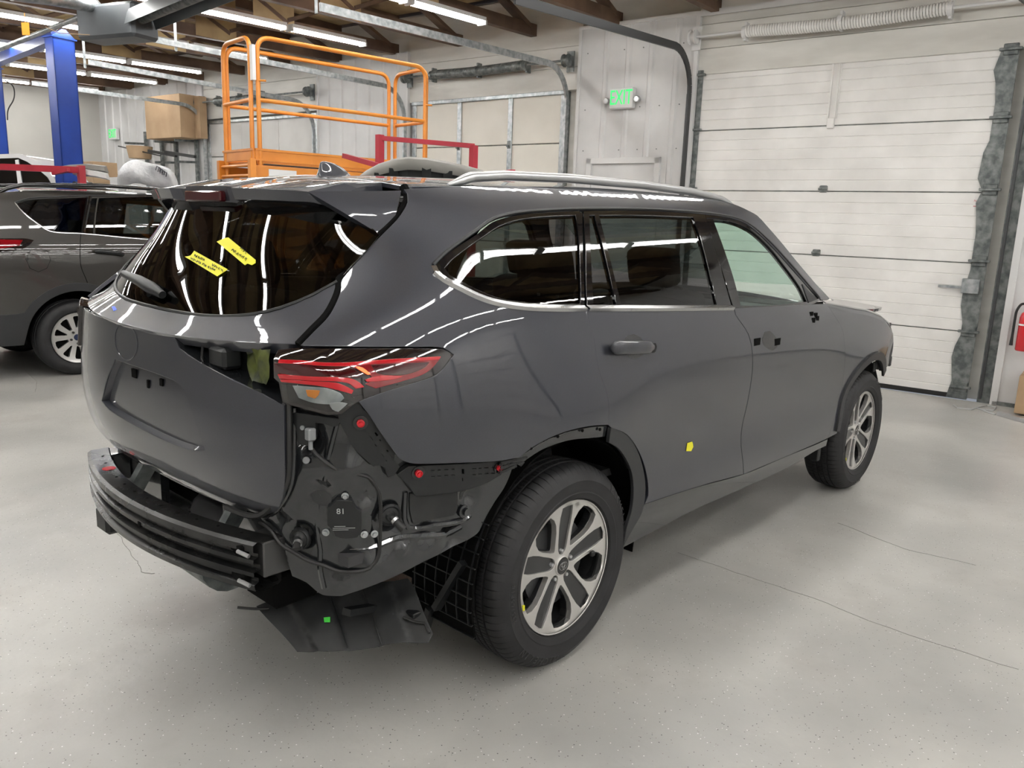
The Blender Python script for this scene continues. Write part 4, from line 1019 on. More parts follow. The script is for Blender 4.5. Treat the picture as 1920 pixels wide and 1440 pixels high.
# sensor module on its bracket
SB = onin('sensor_bracket', [(560,600,1),(610,565),(660,565),(720,640),(765,690),(760,760),(735,800,1),(560,800),(520,780,1),(540,700)], K['paint_in'], .010, .01)
SM = onin('radar_sensor', [(538,645,1),(560,636),(585,608,1),(665,612,1),(685,650),(712,665,1),(712,765,1),(690,795),(650,800),(610,800),(580,790),(568,760,1),(540,735,1)], K['plastic'], .035, .022)
tag(SM, 'black square sensor module marked 81')
S_ = mkC(-.008, .09); P = hit(639, 959, S_); u, v = S_.UV(P); n_ = normal_at(S_, u, v)
def surfM(px, S_, lift=.001):
    P = hit(*px, S_); u, v = S_.UV(P); n_ = normal_at(S_, u, v); right = Vector((0,0,1)).cross(n_).normalized(); up = n_.cross(right)
    if right.dot(_r) < 0: right = -right
    P = P+n_*lift; return Matrix(((right.x, up.x, n_.x, P.x), (right.y, up.y, n_.y, P.y), (right.z, up.z, n_.z, P.z), (0,0,0,1)))
K['grey_print'] = mat('grey_print', (.42,.43,.43), .5)
text_obj('module_number', '81', .024, K['grey_print'], SM, surfM((639,959), mkC(-.009,.09)), .0003)
Mq = surfM((645,991), mkC(-.009,.09)); mq = MB()
for i, (a, b_) in enumerate(((-.030,.012),(-.030,.030),(-.026,.004))): mq.box((a,-.004+.005*i,0),(b_,-.0028+.005*i,.0003), Mq)
tag(mq.build('module_print', K['grey_print'], SM), kind='stuff')
for q in ((647,930),(611,998),(683,1002),(702,1001),(569,801)):
    S_ = mkC(-.03,.09); P = hit(*q, S_); u, v = S_.UV(P); n_ = normal_at(S_, u, v)
    MB().lathe([(0,.010),(.006,.010),(.007,.007),(.007,.003),(.0105,.002),(.0105,0)], P, n_, 12).build('bolt', K['steel'], car, 40)
onin('rubber_flap', [(968,572,1),(1080,566),(1212,545,1),(1212,640),(1200,678,1),(1090,700),(985,722,1),(970,660)], K['plastic_dusty'], .006, .008)
strip_on('body_bead', ZB([(940,560),(938,700),(955,745),(1000,752),(1100,735),(1200,720),(1262,695),(1275,680)]), S_in, .008, K['paint_in'], IN)
strip_on('body_bead', ZB([(650,855),(760,850),(900,800),(1020,790),(1150,780),(1230,740)]), S_in, .010, K['paint_in'], IN, off=-.002)
strip_on('body_bead', ZB([(480,700),(490,800),(500,860),(500,960),(520,1060)]), S_in, .008, K['paint_in'], IN)
strip_on('body_bead', ZC([(745,730),(650,1100),(620,1300)]), S_in, .007, K['paint_in'], IN)
# plugs
for q, q2, r_ in (((730,965),(756,992),.034), ((564,1009),(556,1030),.032)):
    S_ = mkC(-.04,.09); P = hit(*q, S_); u, v = S_.UV(P); n_ = normal_at(S_, u, v); P2_ = hit(q2[0], q2[1], mkC(-.0,.09))
    pl = MB().lathe([(0,.016),(.012,.016),(.016,.010),(r_*.7,.008),(r_*.85,.012),(r_,.006),(r_,0)], P, n_, 20).build('rubber_grommet', K['plastic'], car, 40)
    m = MB().tube([P, P.lerp(P2_,.45)+n_*.012, P2_], .010, 10, rs=[.011,.010,.013]); m.build('grommet_stud', K['rubber2'], pl, 50)
    MB().disc(P.lerp(P2_,.25)+n_*.008, (P2_-P), .0125, .008, 12).build('metal_collar', K['silver'], pl, 40)
S_ = mkC(-.03,.09); P = hit(870,958, S_)
MB().lathe([(0,.02),(.012,.02),(.013,.008),(.020,.006),(.020,0)], hit(868,958,mkC(-.045,.09)), (0,-1,0), 14).build('stud', K['paint_in'], IN, 40)
MB().lathe([(.004,.004),(.010,.004),(.014,0)], hit(838,999,mkC(-.045,.09)), (0,-1,0), 14).build('drain_hole', K['black'], IN, 40)
K['clip_grey'] = mat('grey_clip', (.22,.23,.24), .45)
# wiring
strip_on('wiring_harness', ZB([(440,300),(455,330),(480,362),(560,425),(640,465),(700,466),(745,478),(785,525),(806,580),(812,660),(808,780),(806,860),(790,915),(755,955),(700,970),(600,970),(520,940),(440,915),(380,880),(300,830),(250,760),(215,728),(190,715)]), mkC(-.035,.09), .0055, K['rubber2'], car, off=.004)
m = MB().box((-.012,-.012,-.02),(.012,.012,.014),bev=.004); m.tube([(0,0,-.02),(0,0,-.045)], .006, 8)
c_ = m.build('lamp_connector', K['clip_grey'], car, 30); c_.location = hit(582,812, mkC(-.02,.09))
c_ = MB().lathe([(0,.004),(.009,.004),(.010,0)], hit(574,863,mkC(-.045,.09)), hit(574,863,mkC(.2,.09))-hit(574,863,mkC(-.045,.09)), 14).build('round_clip', K['clip_grey'], car, 40)
LMB = onin('lamp_bracket', [(350,150,1),(600,185,1),(590,215),(560,220),(520,205),(470,200),(465,290),(440,320),(385,310),(370,215),(350,190,1)], K['plastic'], .022, .03)
P = hit(569,801, mkC(-.02,.09))
# tailgate edge rubber and door-aperture pillar
strip_on('aperture_seal', [(541,757),(542,827),(541,893),(530,922),(513,945),(488,966),(462,966),(423,950)], mkC(-.012,.06), .009, K['rubber2'], car)
strip_on('aperture_flange', [(552,765),(552,830),(549,895),(540,925),(520,955),(495,972)], mkC(-.03,.09), .006, K['paint_in'], IN)
# rear skirt corner under the beam end, chassis end plates
m = MB().box((-.99,-.60,.545),(-.90,-.50,.65),bev=.004); m.build('beam_mount', mat('grey_beam_bracket', (.07,.07,.07), .45, .3), car, 30)
m = MB().box((-.99,.60,.545),(-.90,.50,.65),bev=.004); m.build('beam_mount', K['paint_in'], car, 30)
# end panel between the gate and the beam
Er = MB(); pts = []
m = MB().box((-.90,-.50,.44),(-.87,-.20,.72)).box((-.90,.25,.44),(-.87,.62,.72)).box((-.90,-.2,.64),(-.87,.25,.70)); m.build('rear_end_panel', K['paint_in'], car)
for yy in (-.34,.28): MB().bar((-.90,yy,.70),(-.98,yy+.02,.56),.05,.035,up=(0,1,0)).build('latch_bracket', K['steel_dark'], car)
# ---- bumper beam: aluminium extrusion with ribs, curved in plan
def bx_(y): return -1.125+.107*(abs(y)/.594)**2
prof = [(0.012,.655),(.0,.648),(0,.628),(.014,.622),(.014,.612),(.0,.606),(0,.594),(.02,.588),(.02,.574),(0,.568),(0,.556),(.014,.55),(.014,.538),(0,.530),(.004,.512),(.02,.508),(.075,.512),(.085,.52),(.085,.645),(.075,.655)]
ys_ = [-.594+1.188*i/40 for i in range(41)]
def bz_(y): return -.0
BM = loft('bumper_beam', [[(bx_(y)+a*1.0, y, b_+bz_(y)) for a, b_ in prof] for y in ys_], K['beam'], car, 25, close_ends=False)
tag(BM, 'black ribbed aluminium bumper beam')
m = MB()
for i in range(12):
    y = -.5+i*.09; m.disc((bx_(y)+.05, y, .6545), (0,0,1), .005, .0015, 8)
tag(m.build('beam_hole', K['black'], BM), kind='stuff')
MB().disc((bx_(.33)+.05,.33,.655),(0,0,1),.022,.0012,18).build('red_paint_mark', K['red_clip'], BM)
MB().box((bx_(-.10)-.002,-.108,.588),(bx_(-.10)+.01,-.092,.604)).build('beam_slot', K['black'], BM)
for zz in (.632,.545):
    MB().box((bx_(-.55)-.004,-.565,zz-.02),(bx_(-.55)+.03,-.50,zz+.012),bev=.006).build('beam_slot', K['black'], BM)
    MB().tube([(bx_(-.58)-.006,-.59,zz-.012),(bx_(-.545)-.006,-.55,zz-.005)],.006,8).build('bolt', K['silver'], BM)
MB().box((-1.075,.30,.42),(-1.0,.40,.51),bev=.012).build('tow_hook', K['plastic'], car, 30)
# ---- spare wheel under the floor, underbody
def lathe_obj(name, prof_, c_, ax, seg, m_, par, ang=35, close=True):
    return MB().lathe(prof_, c_, ax, seg, 0, close).build(name, m_, par, ang)
sp_ = []
for i in range(16):
    a = 2*PI*i/16; sp_.append((.27+.085*math.cos(a), .075*math.sin(a)))
lathe_obj('spare_tyre', sp_, (-.55,-.05,.475), (.12,0,1), 40, K['rubber'], car)
m = MB()
for i in range(34):
    a = 2*PI*i/34; c_, s_ = math.cos(a), math.sin(a); m.bar((-.55+.352*c_,-.05+.352*s_,.44),(-.55+.352*c_,-.05+.352*s_,.52),.04,.012,up=(c_,s_,0))
tag(m.build('spare_tread', K['rubber'], car), kind='stuff')
UB = MB().box((-.80,-.56,.50),(-.35,.56,.54)).box((-.35,-.60,.30),(3.2,.60,.36)).box((.45,-.84,.33),(2.40,-.55,.45)).box((.45,.84,.33),(2.40,.55,.45)).box((3.2,-.58,.38),(3.62,.58,.80))
UB.build('underbody', K['black'], car)
MB().tube([(-.15,.80,.35),(-.15,-.80,.35)],.03,10).build('rear_axle', K['black'], car)
MB().tube([(2.85,.76,.37),(2.85,-.76,.37)],.03,10).build('drive_shaft', K['black'], car)
MB().tube([(-.80,-.05,.36),(-.80,.55,.36)],.11,18).build('muffler', K['steel_dark'], car, 40)
# ---- wheel housings: rear liner with its ribbed outer face, front liner
def liner(name, xc, a0, a1, R_, y0, y1, m_, ribs=True):
    n = 18; m = MB(); inn = []; 
    for i in range(n+1):
        a = math.radians(a0+(a1-a0)*i/n); inn.append((a, xc+R_*math.cos(a), .385+R_*math.sin(a)))
    rings = [[Vector((x__, y, z__)) for _, x__, z__ in inn] for y in (y0, y1)]
    outer = [[Vector((xc+(R_+.006)*math.cos(a), y, .385+(R_+.006)*math.sin(a))) for a, _, _ in inn] for y in (y0, y1)]
    vs = rings[0]+rings[1]+outer[0]+outer[1]; k = n+1
    fs = [(i, i+1, k+i+1, k+i) for i in range(n)]+[(2*k+i, 3*k+i, 3*k+i+1, 2*k+i+1) for i in range(n)]+[(i, 2*k+i, 2*k+i+1, i+1) for i in range(n)]+[(k+i, k+i+1, 3*k+i+1, 3*k+i) for i in range(n)]
    m.add(vs, fs); o = m.build(name, m_, car, 40); return o
WL = liner('wheel_liner', 0, -12, 197, .445, -.885, -.60, K['black'])
liner('wheel_liner', 2.85, -5, 185, .425, -.86, -.56, K['plastic_dusty'])
MB().box((-.43,-.62,.28),(.43,-.59,.84)).build('wheel_well_wall', K['black'], car)
MB().box((2.43,-.58,.28),(3.27,-.55,.84)).build('wheel_well_wall', K['black'], car)
m = MB()
for k in range(148, 198, 6):
    a = math.radians(k); c_, s_ = math.cos(a), math.sin(a); m.bar((.450*c_,-.885,.385+.450*s_),(.450*c_,-.61,.385+.450*s_),.004,.012,up=(c_,0,s_))
for y in (-.87,-.82,-.77,-.72,-.67,-.62):
    for k in range(148, 190, 6):
        a, b_ = math.radians(k), math.radians(k+6); m.bar((.450*math.cos(a),y,.385+.450*math.sin(a)),(.450*math.cos(b_),y,.385+.450*math.sin(b_)),.004,.012,up=(math.cos(a),0,math.sin(a)))
for y, k in ((-.84,165),(-.70,190)):
    a = math.radians(k); c_, s_ = math.cos(a), math.sin(a); m.bar((.46*c_,y,.385+.46*s_),(.47*math.cos(a+.4),y+.1,.385+.47*math.sin(a+.4)),.02,.03,up=(c_,0,s_))
tag(m.build('liner_rib', K['plastic'], WL), kind='stuff')
# lower lip of the liner and hanging splash shield
LPp = [(790,1100),(870,1118),(893,1140),(889,1150),(850,1143),(792,1118)]
panel('liner_lip', LPp, mkPl((-.42,-.80,.20), (-.35,-.35,.87)), K['plastic_dusty'], car, gap=0, t=.012, grid=.1)
PS = mkPl((-.80,-.66,.30), (-.52,-.42,.74), (.6,-.8,0))
shd = [(480,1135,1),(509,1125),(600,1113),(673,1103),(764,1086,1),(776,1103),(795,1153),(811,1189,1),(803,1205,1),(760,1206),(723,1210),(637,1221),(557,1220,1),(545,1205),(528,1186),(500,1157)]
cr_px = [((535,1120),(590,1215)),((618,1110),(652,1216)),((680,1102),(716,1209)),((731,1092),(771,1204))]
crs = []
for a, b_ in cr_px:
    crs.append((Vector(PS.UV(hit(*a, PS))), Vector(PS.UV(hit(*b_, PS)))))
def dsh(u, v):
    s_ = 0
    for i, (a, b_) in enumerate(crs):
        d_ = (b_-a).normalized(); q = Vector((u, v))-a; dist = q.x*d_.y-q.y*d_.x
        s_ += .010*(1 if i % 2 else -1)*(1/(1+math.exp(-max(-60, min(60, dist/.003)))))
    return s_
SH = panel('splash_shield', shd, PS, K['plastic_dusty'], car, gap=0, t=.004, grid=.012, disp=dsh)
tag(SH, 'hanging ribbed black splash shield')
for a, b_ in cr_px[1:3]: strip_on('shield_rib', [a, b_], PS, .003, K['plastic'], SH, off=.004)
m = MB().box((-.015,-.02,-.004),(.015,.02,.012),bev=.003)
o = m.build('shield_clip', K['plastic'], SH); o.location = hit(775,1152,PS)
strip_on('shield_strap', [(757,1160),(775,1168),(798,1172),(806,1190)], PS, .004, K['rubber2'], SH, off=.008)
P = hit(463,1094,mkPl((-.95,0,0),(-1,0,0)))
MB().box((-.95,-.585,.425),(-.80,-.42,.53),bev=.01).build('end_closer', K['black'], car)
MB().bar((-.80,-.72,.42),(-.45,-.62,.30),.03,.02).build('hanger_rod', K['plastic'], car)
m = MB().tube(rounded([hit(462,1133,PS)+Vector((-.03,0,0)), hit(480,1142,PS), hit(505,1141,PS)], .03), .004, 6); m.build('trim_tail', K['rubber2'], car)
# ---- hood, windscreen, closing panels
hd = [(2.30,-.74,1),(2.7,-.785),(3.2,-.765),(3.6,-.70),(3.84,-.62,1),(3.90,-.40),(3.93,0),(3.90,.40),(3.84,.62,1),(3.6,.70),(3.2,.765),(2.7,.785),(2.30,.74,1),(2.22,.40),(2.18,0),(2.22,-.40)]
HD = panel('hood', hd, mkT(.006, hood), K['paint'], car, world=True, grid=.06, step=.05, t=.02)
wsx = [(1.57,-.58,1),(1.56,0),(1.57,.58,1),(1.9,.66),(2.24,.72,1),(2.30,.40),(2.32,0),(2.30,-.40),(2.24,-.72,1),(1.9,-.66)]
panel('windscreen', wsx, mkT(-.006), K['glass_green'], car, world=True, grid=.08, step=.06, t=.006)
MB().box((2.20,-.74,1.10),(2.34,.74,1.165),bev=.02).build('cowl', K['plastic'], car, 30)
MB().box((3.42,-.66,.72),(3.52,.66,.98)).build('radiator_support', K['black'], car)
MB().box((3.58,-.55,.46),(3.70,.55,.60),bev=.02).build('front_bumper_beam', K['beam'], car, 30)
for sg in (-1,1):
    MB().box((2.35,sg*.82,.86),(3.45,sg*.56,.98)).build('wing_inner', K['plastic'], car)
m = MB()
for i in range(8):
    x__ = 3.02+i*.042; a = math.sin(i*1.3)*.01; m.box((x__,-.885,.71+a+.0*i),(x__+.030,-.872,.775+a),bev=.004)
tag(m.build('liner_remnant', K['plastic_dusty'], car), kind='stuff')
MB().box((2.76,-.80,.74),(2.90,-.62,.90),bev=.02).build('strut_tower', K['plastic'], car)
MB().bar((2.9,-.84,.77),(3.02,-.82,.80),.03,.02).build('splash_bracket', K['steel_dark'], car)
MB().box((2.22,-.90,.30),(2.26,-.86,.40),bev=.004).build('sill_bracket', K['plastic'], car)
for pc in (QP, RD, FD, FE, FL, RK, QG, QF, RG, RS, RDF, FG, FDF): mirror(pc, car)
# ---- door hardware
SS = mkS(.0)
cup = panel('handle_cup', [(1170,640,1),(1176,630),(1190,627),(1202,634),(1209,650),(1205,665),(1195,671),(1180,669),(1172,656)], mkS(.001), K['paint_in'], RD, gap=0, t=.004, step=4)
hl = [hit(1147,652,mkS(.020)), hit(1160,652,mkS(.032)), hit(1190,652,mkS(.036)), hit(1215,651,mkS(.032)), hit(1227,651,mkS(.020))]
Q = []
for i in range(4):
    for k in range(4): Q.append(hl[i].lerp(hl[i+1], k/4))
Q.append(hl[-1])
nq = len(Q); m = MB()
rings = []
for i, P in enumerate(Q):
    s_ = min(1, .45+i*.25, .45+(nq-1-i)*.18)
    rings.append([P+Vector((0,-.012*math.cos(a)*s_, .024*math.sin(a)*s_)) for a in [k*2*PI/12 for k in range(12)]])
RHh = loft('door_handle', rings, K['paint'], RD, 60)
MB().disc(hit(1218,651,mkS(.008)), (0,-1,0), .018, .02, 14).build('handle_post', K['plastic'], RD, 40)
cupF = panel('handle_cup', [(1430,634,1),(1434,623),(1444,621),(1452,628),(1458,642),(1456,652),(1449,657),(1438,652),(1431,644)], mkS(.001), K['plastic_gloss'], FD, gap=0, t=.004, step=4)
for q in ((1420,641),(1458,641)):
    P = hit(*q, mkS(.001)); MB().box((P.x-.03,P.y-.0006,P.z-.016),(P.x+.03,P.y+.01,P.z+.016)).build('handle_opening', K['black'], FD, 30)
for q in ((1522,590),(1530,592),(1526,601),(1533,598)):
    P = hit(*q, mkS(.001)); MB().box((P.x-.018,P.y-.0006,P.z-.014),(P.x+.018,P.y+.01,P.z+.014)).build('mirror_mount_hole', K['black'], FD, 30)
# ---- interior
def soft(name, a, b_, m_, par, bev=.05, rot=None):
    o = MB().box(a, b_, rot).build(name, m_, par); bm = bmesh.new(); bm.from_mesh(o.data); bmesh.ops.bevel(bm, geom=bm.edges[:], offset=bev, segments=3, affect='EDGES', profile=.6); 
    for f in bm.faces: f.smooth = True
    bm.to_mesh(o.data); bm.free(); return o
for row, x__ in ((0,-.22),(1,.62),(2,1.42)):
    for y__ in (-.40, .40):
        st = soft('seat', (x__-.05,y__-.25,.50),(x__+.45,y__+.25,.72), K['interior'], car)
        R_ = Matrix.Translation((x__,y__,.68)) @ Matrix.Rotation(math.radians(-14), 4, 'Y')
        soft('seat_back', (-.12,-.25,-.04),(.02,.25,.60), K['interior'], st, rot=R_)
        soft('headrest', (-.09,-.13,.62),(.01,.13,.80), K['interior'], st, .04, R_)
        MB().tube([R_@Vector((-.04,-.05,.58)), R_@Vector((-.04,-.05,.66))], .007, 6).tube([R_@Vector((-.04,.05,.58)), R_@Vector((-.04,.05,.66))], .007, 6).build('headrest_post', K['silver'], st)
soft('dashboard', (1.98,-.70,.85),(2.30,.70,1.14), K['interior'], car)
soft('centre_screen', (1.93,-.13,1.06),(1.96,.13,1.22), K['plastic_gloss'], car, .01)
R_ = Matrix.Translation((1.80,.38,1.02)) @ Matrix.Rotation(math.radians(-65), 4, 'Y')
MB().tube([R_@Vector((.18*math.cos(a),.18*math.sin(a),0)) for a in [k*2*PI/28 for k in range(29)]], .016, 8).build('steering_wheel', K['interior'], car, 60)
MB().bar(R_@Vector((0,-.17,0)), R_@Vector((0,.17,0)), .04, .03).build('wheel_spoke', K['interior'], car)
for sg in (-1,1):
    tp = [(-.85,.45),(.50,.42),(2.25,.42),(2.25,1.18),(1.4,1.20),(.1,1.255),(-.60,1.28),(-.85,1.2)]
    if sg < 0: tp = [(-.55,.93),(-.2,.97),(.25,.96),(.50,.80),(.66,.42),(2.25,.42),(2.25,1.18),(1.4,1.20),(.1,1.255),(-.60,1.28),(-.85,1.2),(-.80,.95)]
    panel('door_trim', [(a,b_,1) for a, b_ in tp], mkS(-.06, sg), K['interior_l'] if False else K['interior'], car, world=True, grid=.15, step=.2, gap=0)
panel('headliner', [(a[0]*1.0, a[1]*.96) for a in rp], mkT(-.035), K['interior_l'], car, world=True, grid=.15, step=.15, gap=0)
MB().box((-.85,-.80,.60),(2.2,.80,.63)).build('cabin_floor', K['interior'], car)
MB().box((-.84,-.64,.62),(-.80,.64,.95)).build('cargo_sill', K['interior'], car)
# ---- wheels
def wheel_parts():
    R_ = .370
    W = mesh_wheel_face()
    return W
def hface(r_): return -.022+.020*(r_/.24)**2 if r_ < .226 else -.0025+.0*(r_)
SWF = Surf(lambda p: -p.y-hface(math.hypot(p.x, p.z)), lambda u, v: Vector((u, -hface(math.hypot(u, v)), v)), lambda p: (p.x, p.z))
def mkW(off): return Surf(SWF.F, lambda u, v: Vector((u, -hface(math.hypot(u, v))-off, v)), SWF.UV)
def pol(lst, c_): return [Vector((r_*math.sin(math.radians(c_+a)), r_*math.cos(math.radians(c_+a)))) for r_, a in lst]
opn = [(.078,-5),(.090,-10),(.11,-14.5),(.14,-18.5),(.17,-19.2),(.20,-16.5),(.224,-12),(.2255,-6),(.226,0),(.2255,6),(.224,12),(.20,16.5),(.17,19.2),(.14,18.5),(.11,14.5),(.090,10),(.078,5),(.074,0)]
ins = [(.041,-12),(.050,-20),(.066,-21),(.088,-17.5),(.12,-14),(.155,-12.2),(.19,-10.2),(.225,-7.5),(.226,0),(.225,7.5),(.19,10.2),(.155,12.2),(.12,14),(.088,17.5),(.066,21),(.050,20),(.041,12),(.038,0)]
circ = [(.240*math.cos(2*PI*k/72), .240*math.sin(2*PI*k/72), 0) for k in range(72)]
WH = bpy.data.objects.new('wheel', None)
holes = [pol(opn, 36+72*k) for k in range(5)]+[pol(ins, 72*k) for k in range(5)]
nutc = []
for k in range(5):
    c_ = Vector((.054*math.sin(math.radians(72*k)), .054*math.cos(math.radians(72*k)))); nutc.append(c_)
WH = panel('wheel', circ, SWF, K['machined'], car, world=True, grid=.02, step=.02, gap=0, holes=holes, t=.022, bev=.0015)
for k in range(5):
    panel('spoke_insert', [(q.x, q.y, 0) for q in inset(pol(ins, 72*k), -.003)], mkW(-.009), K['darkalloy'], WH, world=True, grid=.03, step=.02, gap=0, t=.02)
# dark web behind the face gives the openings their depth
circ2 = [(.238*math.cos(2*PI*k/60), .238*math.sin(2*PI*k/60), 0) for k in range(60)]
panel('spoke_back', circ2, mkW(-.0225), K['darkalloy'], WH, world=True, grid=.03, step=.03, gap=0, t=.03, bev=0, holes=[[Vector(q) for q in inset(pol(opn, 36+72*k), .0035)] for k in range(5)])
MB().lathe([(.240,.000),(.2435,.002),(.2435,-.006),(.232,-.02),(.225,-.05),(.215,-.12),(.222,-.19),(.235,-.20),(.235,-.195),(.228,-.185),(.222,-.12),(.236,-.02),(.240,-.004)], (0,0,0), (0,-1,0), 64).build('rim_barrel', K['darkalloy'], WH, 40)
MB().lathe([(.2385,.0005),(.2425,.0025),(.2440,.001),(.2440,-.004)], (0,0,0), (0,-1,0), 72).build('rim_lip', K['machined'], WH, 60)
for c_ in nutc:
    MB().lathe([(0,.012),(.006,.012),(.008,.008),(.008,-.01)], (c_.x, .030, c_.y), (0,-1,0), 6).build('lug_nut', K['silver'], WH, 30)
MB().lathe([(.02,-.055),(.16,-.055),(.16,-.078),(.02,-.078)], (0,0,0), (0,-1,0), 40).build('brake_disc', K['clad'], WH, 40)
MB().lathe([(.02,-.12),(.222,-.12),(.222,-.125),(.02,-.125)], (0,0,0), (0,-1,0), 40).build('hub_backplate', K['black'], WH, 40)
MB().lathe([(0,.008),(.026,.008),(.031,.006),(.034,.0),(.034,-.01)], (0,.022,0), (0,-1,0), 32).build('centre_cap', K['plastic_gloss'], WH, 40)
MB().lathe([(.0315,.0072),(.0335,.0072),(.0355,.004),(.0355,-.004)], (0,.022,0), (0,-1,0), 32).build('cap_ring', K['machined'], WH, 60)
m = MB()
def ell(cx, cy, a_, b_, w_=.0011): m.tube([Vector((cx+a_*math.cos(t_), .022-.0088, cy+b_*math.sin(t_))) for t_ in [k*2*PI/28 for k in range(29)]], w_, 5)
ell(0,0,.021,.0145); ell(0,.0045,.012,.0075); ell(0,.0005,.0055,.0125)
m.build('cap_emblem', K['chrome'], WH, 60)
MB().box((.150,.015,-.010),(.172,.0,.010),bev=.004).build('valve_stem', K['rubber2'], WH) 
MB().box((-.2265,-.004,-.085),(-.218,.002,-.066)).build('yellow_sticker', K['yellow_tape'], WH)
# tyre
TR = .370
def sec(sipe, fine):
    d_ = .0045 if sipe else 0; e_ = .0035 if fine else 0
    return [(.2435,-.006),(.250,.010),(.268,.0185),(.272,.0205),(.276,.0185),(.292,.0215),(.312,.0205),(.316,.022),(.320,.0195),(.335,.012),(.349,.002-(.001 if sipe else 0)),(.3585-d_*.6,-.009),(.3645-d_,-.020),(.3672-d_,-.034),(.3680-d_,-.046),(.3615,-.047),(.3615,-.053),(.3690,-.054),(.3695-e_,-.055),(.3700-e_,-.077),(.3695,-.078),(.3620,-.079),(.3620,-.087),(.3700,-.088),(.3700-e_,-.089),(.3700-e_,-.108),(.3695,-.109),(.3620,-.110),(.3620,-.117),(.3690,-.118),(.3690-e_,-.119),(.3680-e_,-.140),(.3615,-.141),(.3615,-.147),(.3672-d_,-.148),(.3645-d_,-.172),(.3585-d_*.6,-.183),(.349,-.196),(.320,-.212),(.290,-.213),(.25,-.205),(.2435,-.19)]
NP = 76; cols = []
for i in range(NP):
    p0 = 2*PI*i/NP; p1 = 2*PI/NP
    cols += [(p0, False, False), (p0+p1*.45, False, False), (p0+p1*.47, False, True), (p0+p1*.53, False, True), (p0+p1*.55, False, False), (p0+p1*.86, False, False), (p0+p1*.88, True, True), (p0+p1*.98, True, True)]
ns = len(sec(False, False)); vs = []
for a, s1_, s2_ in cols:
    for r_, h_ in sec(s1_, s2_): vs.append(Vector((r_*math.sin(a), -h_, r_*math.cos(a))))
nc = len(cols); fs = [(i*ns+j, i*ns+j+1, ((i+1) % nc)*ns+j+1, ((i+1) % nc)*ns+j) for i in range(nc) for j in range(ns-1)]
TY = MB().add(vs, fs).build('tyre', K['rubber'], WH, 32)
# raised sidewall lettering, bent round the tyre
K['letter'] = mat('tyre_lettering', (.04,.04,.042), .5)
def arc_text(s_, size, rad, a_mid, par, flip=False, sp=.62):
    """letters as raised meshes set round the wheel at radius rad, clockwise from the top"""
    n = len(s_); st = size*sp/rad; m_ = []
    cu = bpy.data.curves.new('t', 'FONT'); cu.size = size; cu.extrude = .0006; cu.align_x = 'CENTER'; cu.align_y = 'CENTER'
    tmp = bpy.data.objects.new('t', cu); COL.objects.link(tmp); vs = []; fs = []
    for i, ch in enumerate(s_):
        if ch == ' ': continue
        cu.body = ch; bpy.context.view_layer.update(); me = bpy.data.meshes.new_from_object(tmp)
        a = math.radians(a_mid)+((i-(n-1)/2)*st)*(-1 if flip else 1)
        rad_ = Vector((math.sin(a), 0, math.cos(a))); tan_ = Vector((math.cos(a), 0, -math.sin(a)))
        if flip: rad_u, tan_u = -rad_, -tan_
        else: rad_u, tan_u = rad_, tan_
        b0 = len(vs)
        for v in me.vertices: 
            q = rad_*rad + tan_u*v.co.x + rad_u*v.co.y; rr = math.hypot(q.x, q.z); hh = .0222 if rr < .315 else .0222-(rr-.315)*.28
            vs.append(Vector((q.x, -hh-v.co.z-.0002, q.z)))
        fs += [tuple(b0+k for k in pl.vertices) for pl in me.polygons]; bpy.data.meshes.remove(me)
    bpy.data.objects.remove(tmp); bpy.data.curves.remove(cu)
    o = mesh('sidewall_lettering', vs, fs, K['letter'], par); return o
arc_text('MICHELIN', .036, .326, 62, WH, sp=.8); arc_text('MICHELIN', .036, .326, 208, WH, sp=.8, flip=False); arc_text('235/65R18', .022, .300, -96, WH, sp=.72)
WH.location = (0,-.90,.370); tag(WH, 'rear right alloy wheel')
W2 = copy_tree(WH, car); W2.location = (2.85,-.90,.370); W2.rotation_euler = (0, math.radians(-20), 0); tag(W2, 'front right alloy wheel')
W3 = copy_tree(WH, car); W3.location = (0,.90,.370); W3.rotation_euler = (0,0,PI); tag(W3, 'rear left alloy wheel')
W4 = copy_tree(WH, car); W4.location = (2.85,.90,.370); W4.rotation_euler = (0,0,PI); tag(W4, 'front left alloy wheel')
# ---- tape notes and marks
def note(name, px, S_, m_, label, cat, t=.0012, lines=None):
    o = panel(name, px, S_, m_, None, gap=0, t=t, step=5, grid=.05, bev=0); tag(o, label, cat); return o
RS_ = mkX(Xg, .004)
n1_ = note('tape_note', [(406,453,1),(422,446,1),(428,445,1),(479,487,1),(479,493),(472,497),(464,494,1),(459,497,1)], RS_, K['yellow_tape'], 'upper yellow tape note stuck on the rear window, handwritten in black', 'tape note')
n2_ = note('tape_note', [(346,481,1),(357,479),(364,470,1),(427,505,1),(407,518,1),(356,487,1)], RS_, K['yellow_tape'], 'lower yellow tape note stuck on the rear window, two lines of handwriting', 'tape note')
def scrib(par, px0, px1, n, amp, seed, S_=None):
    rnd = random.Random(seed); S_ = S_ or mkX(Xg, .0065); m = MB(); a, b_ = Vector(px0), Vector(px1); d_ = (b_-a)/n; nrm = Vector((-d_.y, d_.x)).normalized()
    for i in range(n):
        k = 3; P = []
        for j in range(k+1): q = a+d_*(i+.12+.7*j/k)+nrm*(amp if j % 2 else -amp)*rnd.uniform(.4,1); q += d_*rnd.uniform(-.25,.25); P.append(hit(q.x, q.y, S_))
        m.tube(P, .0009, 4, cap=False)
    o = m.build('handwriting', K['ink'], par); return o
scrib(n1_, (434,467), (463,487), 6, 3, 1); scrib(n1_, (450,464), (462,474), 2, 3, 2)
scrib(n2_, (364,478), (384,488), 6, 2.5, 3); scrib(n2_, (358,484), (404,507), 9, 2.5, 4); scrib(n2_, (396,495), (419,508), 4, 2.5, 5)
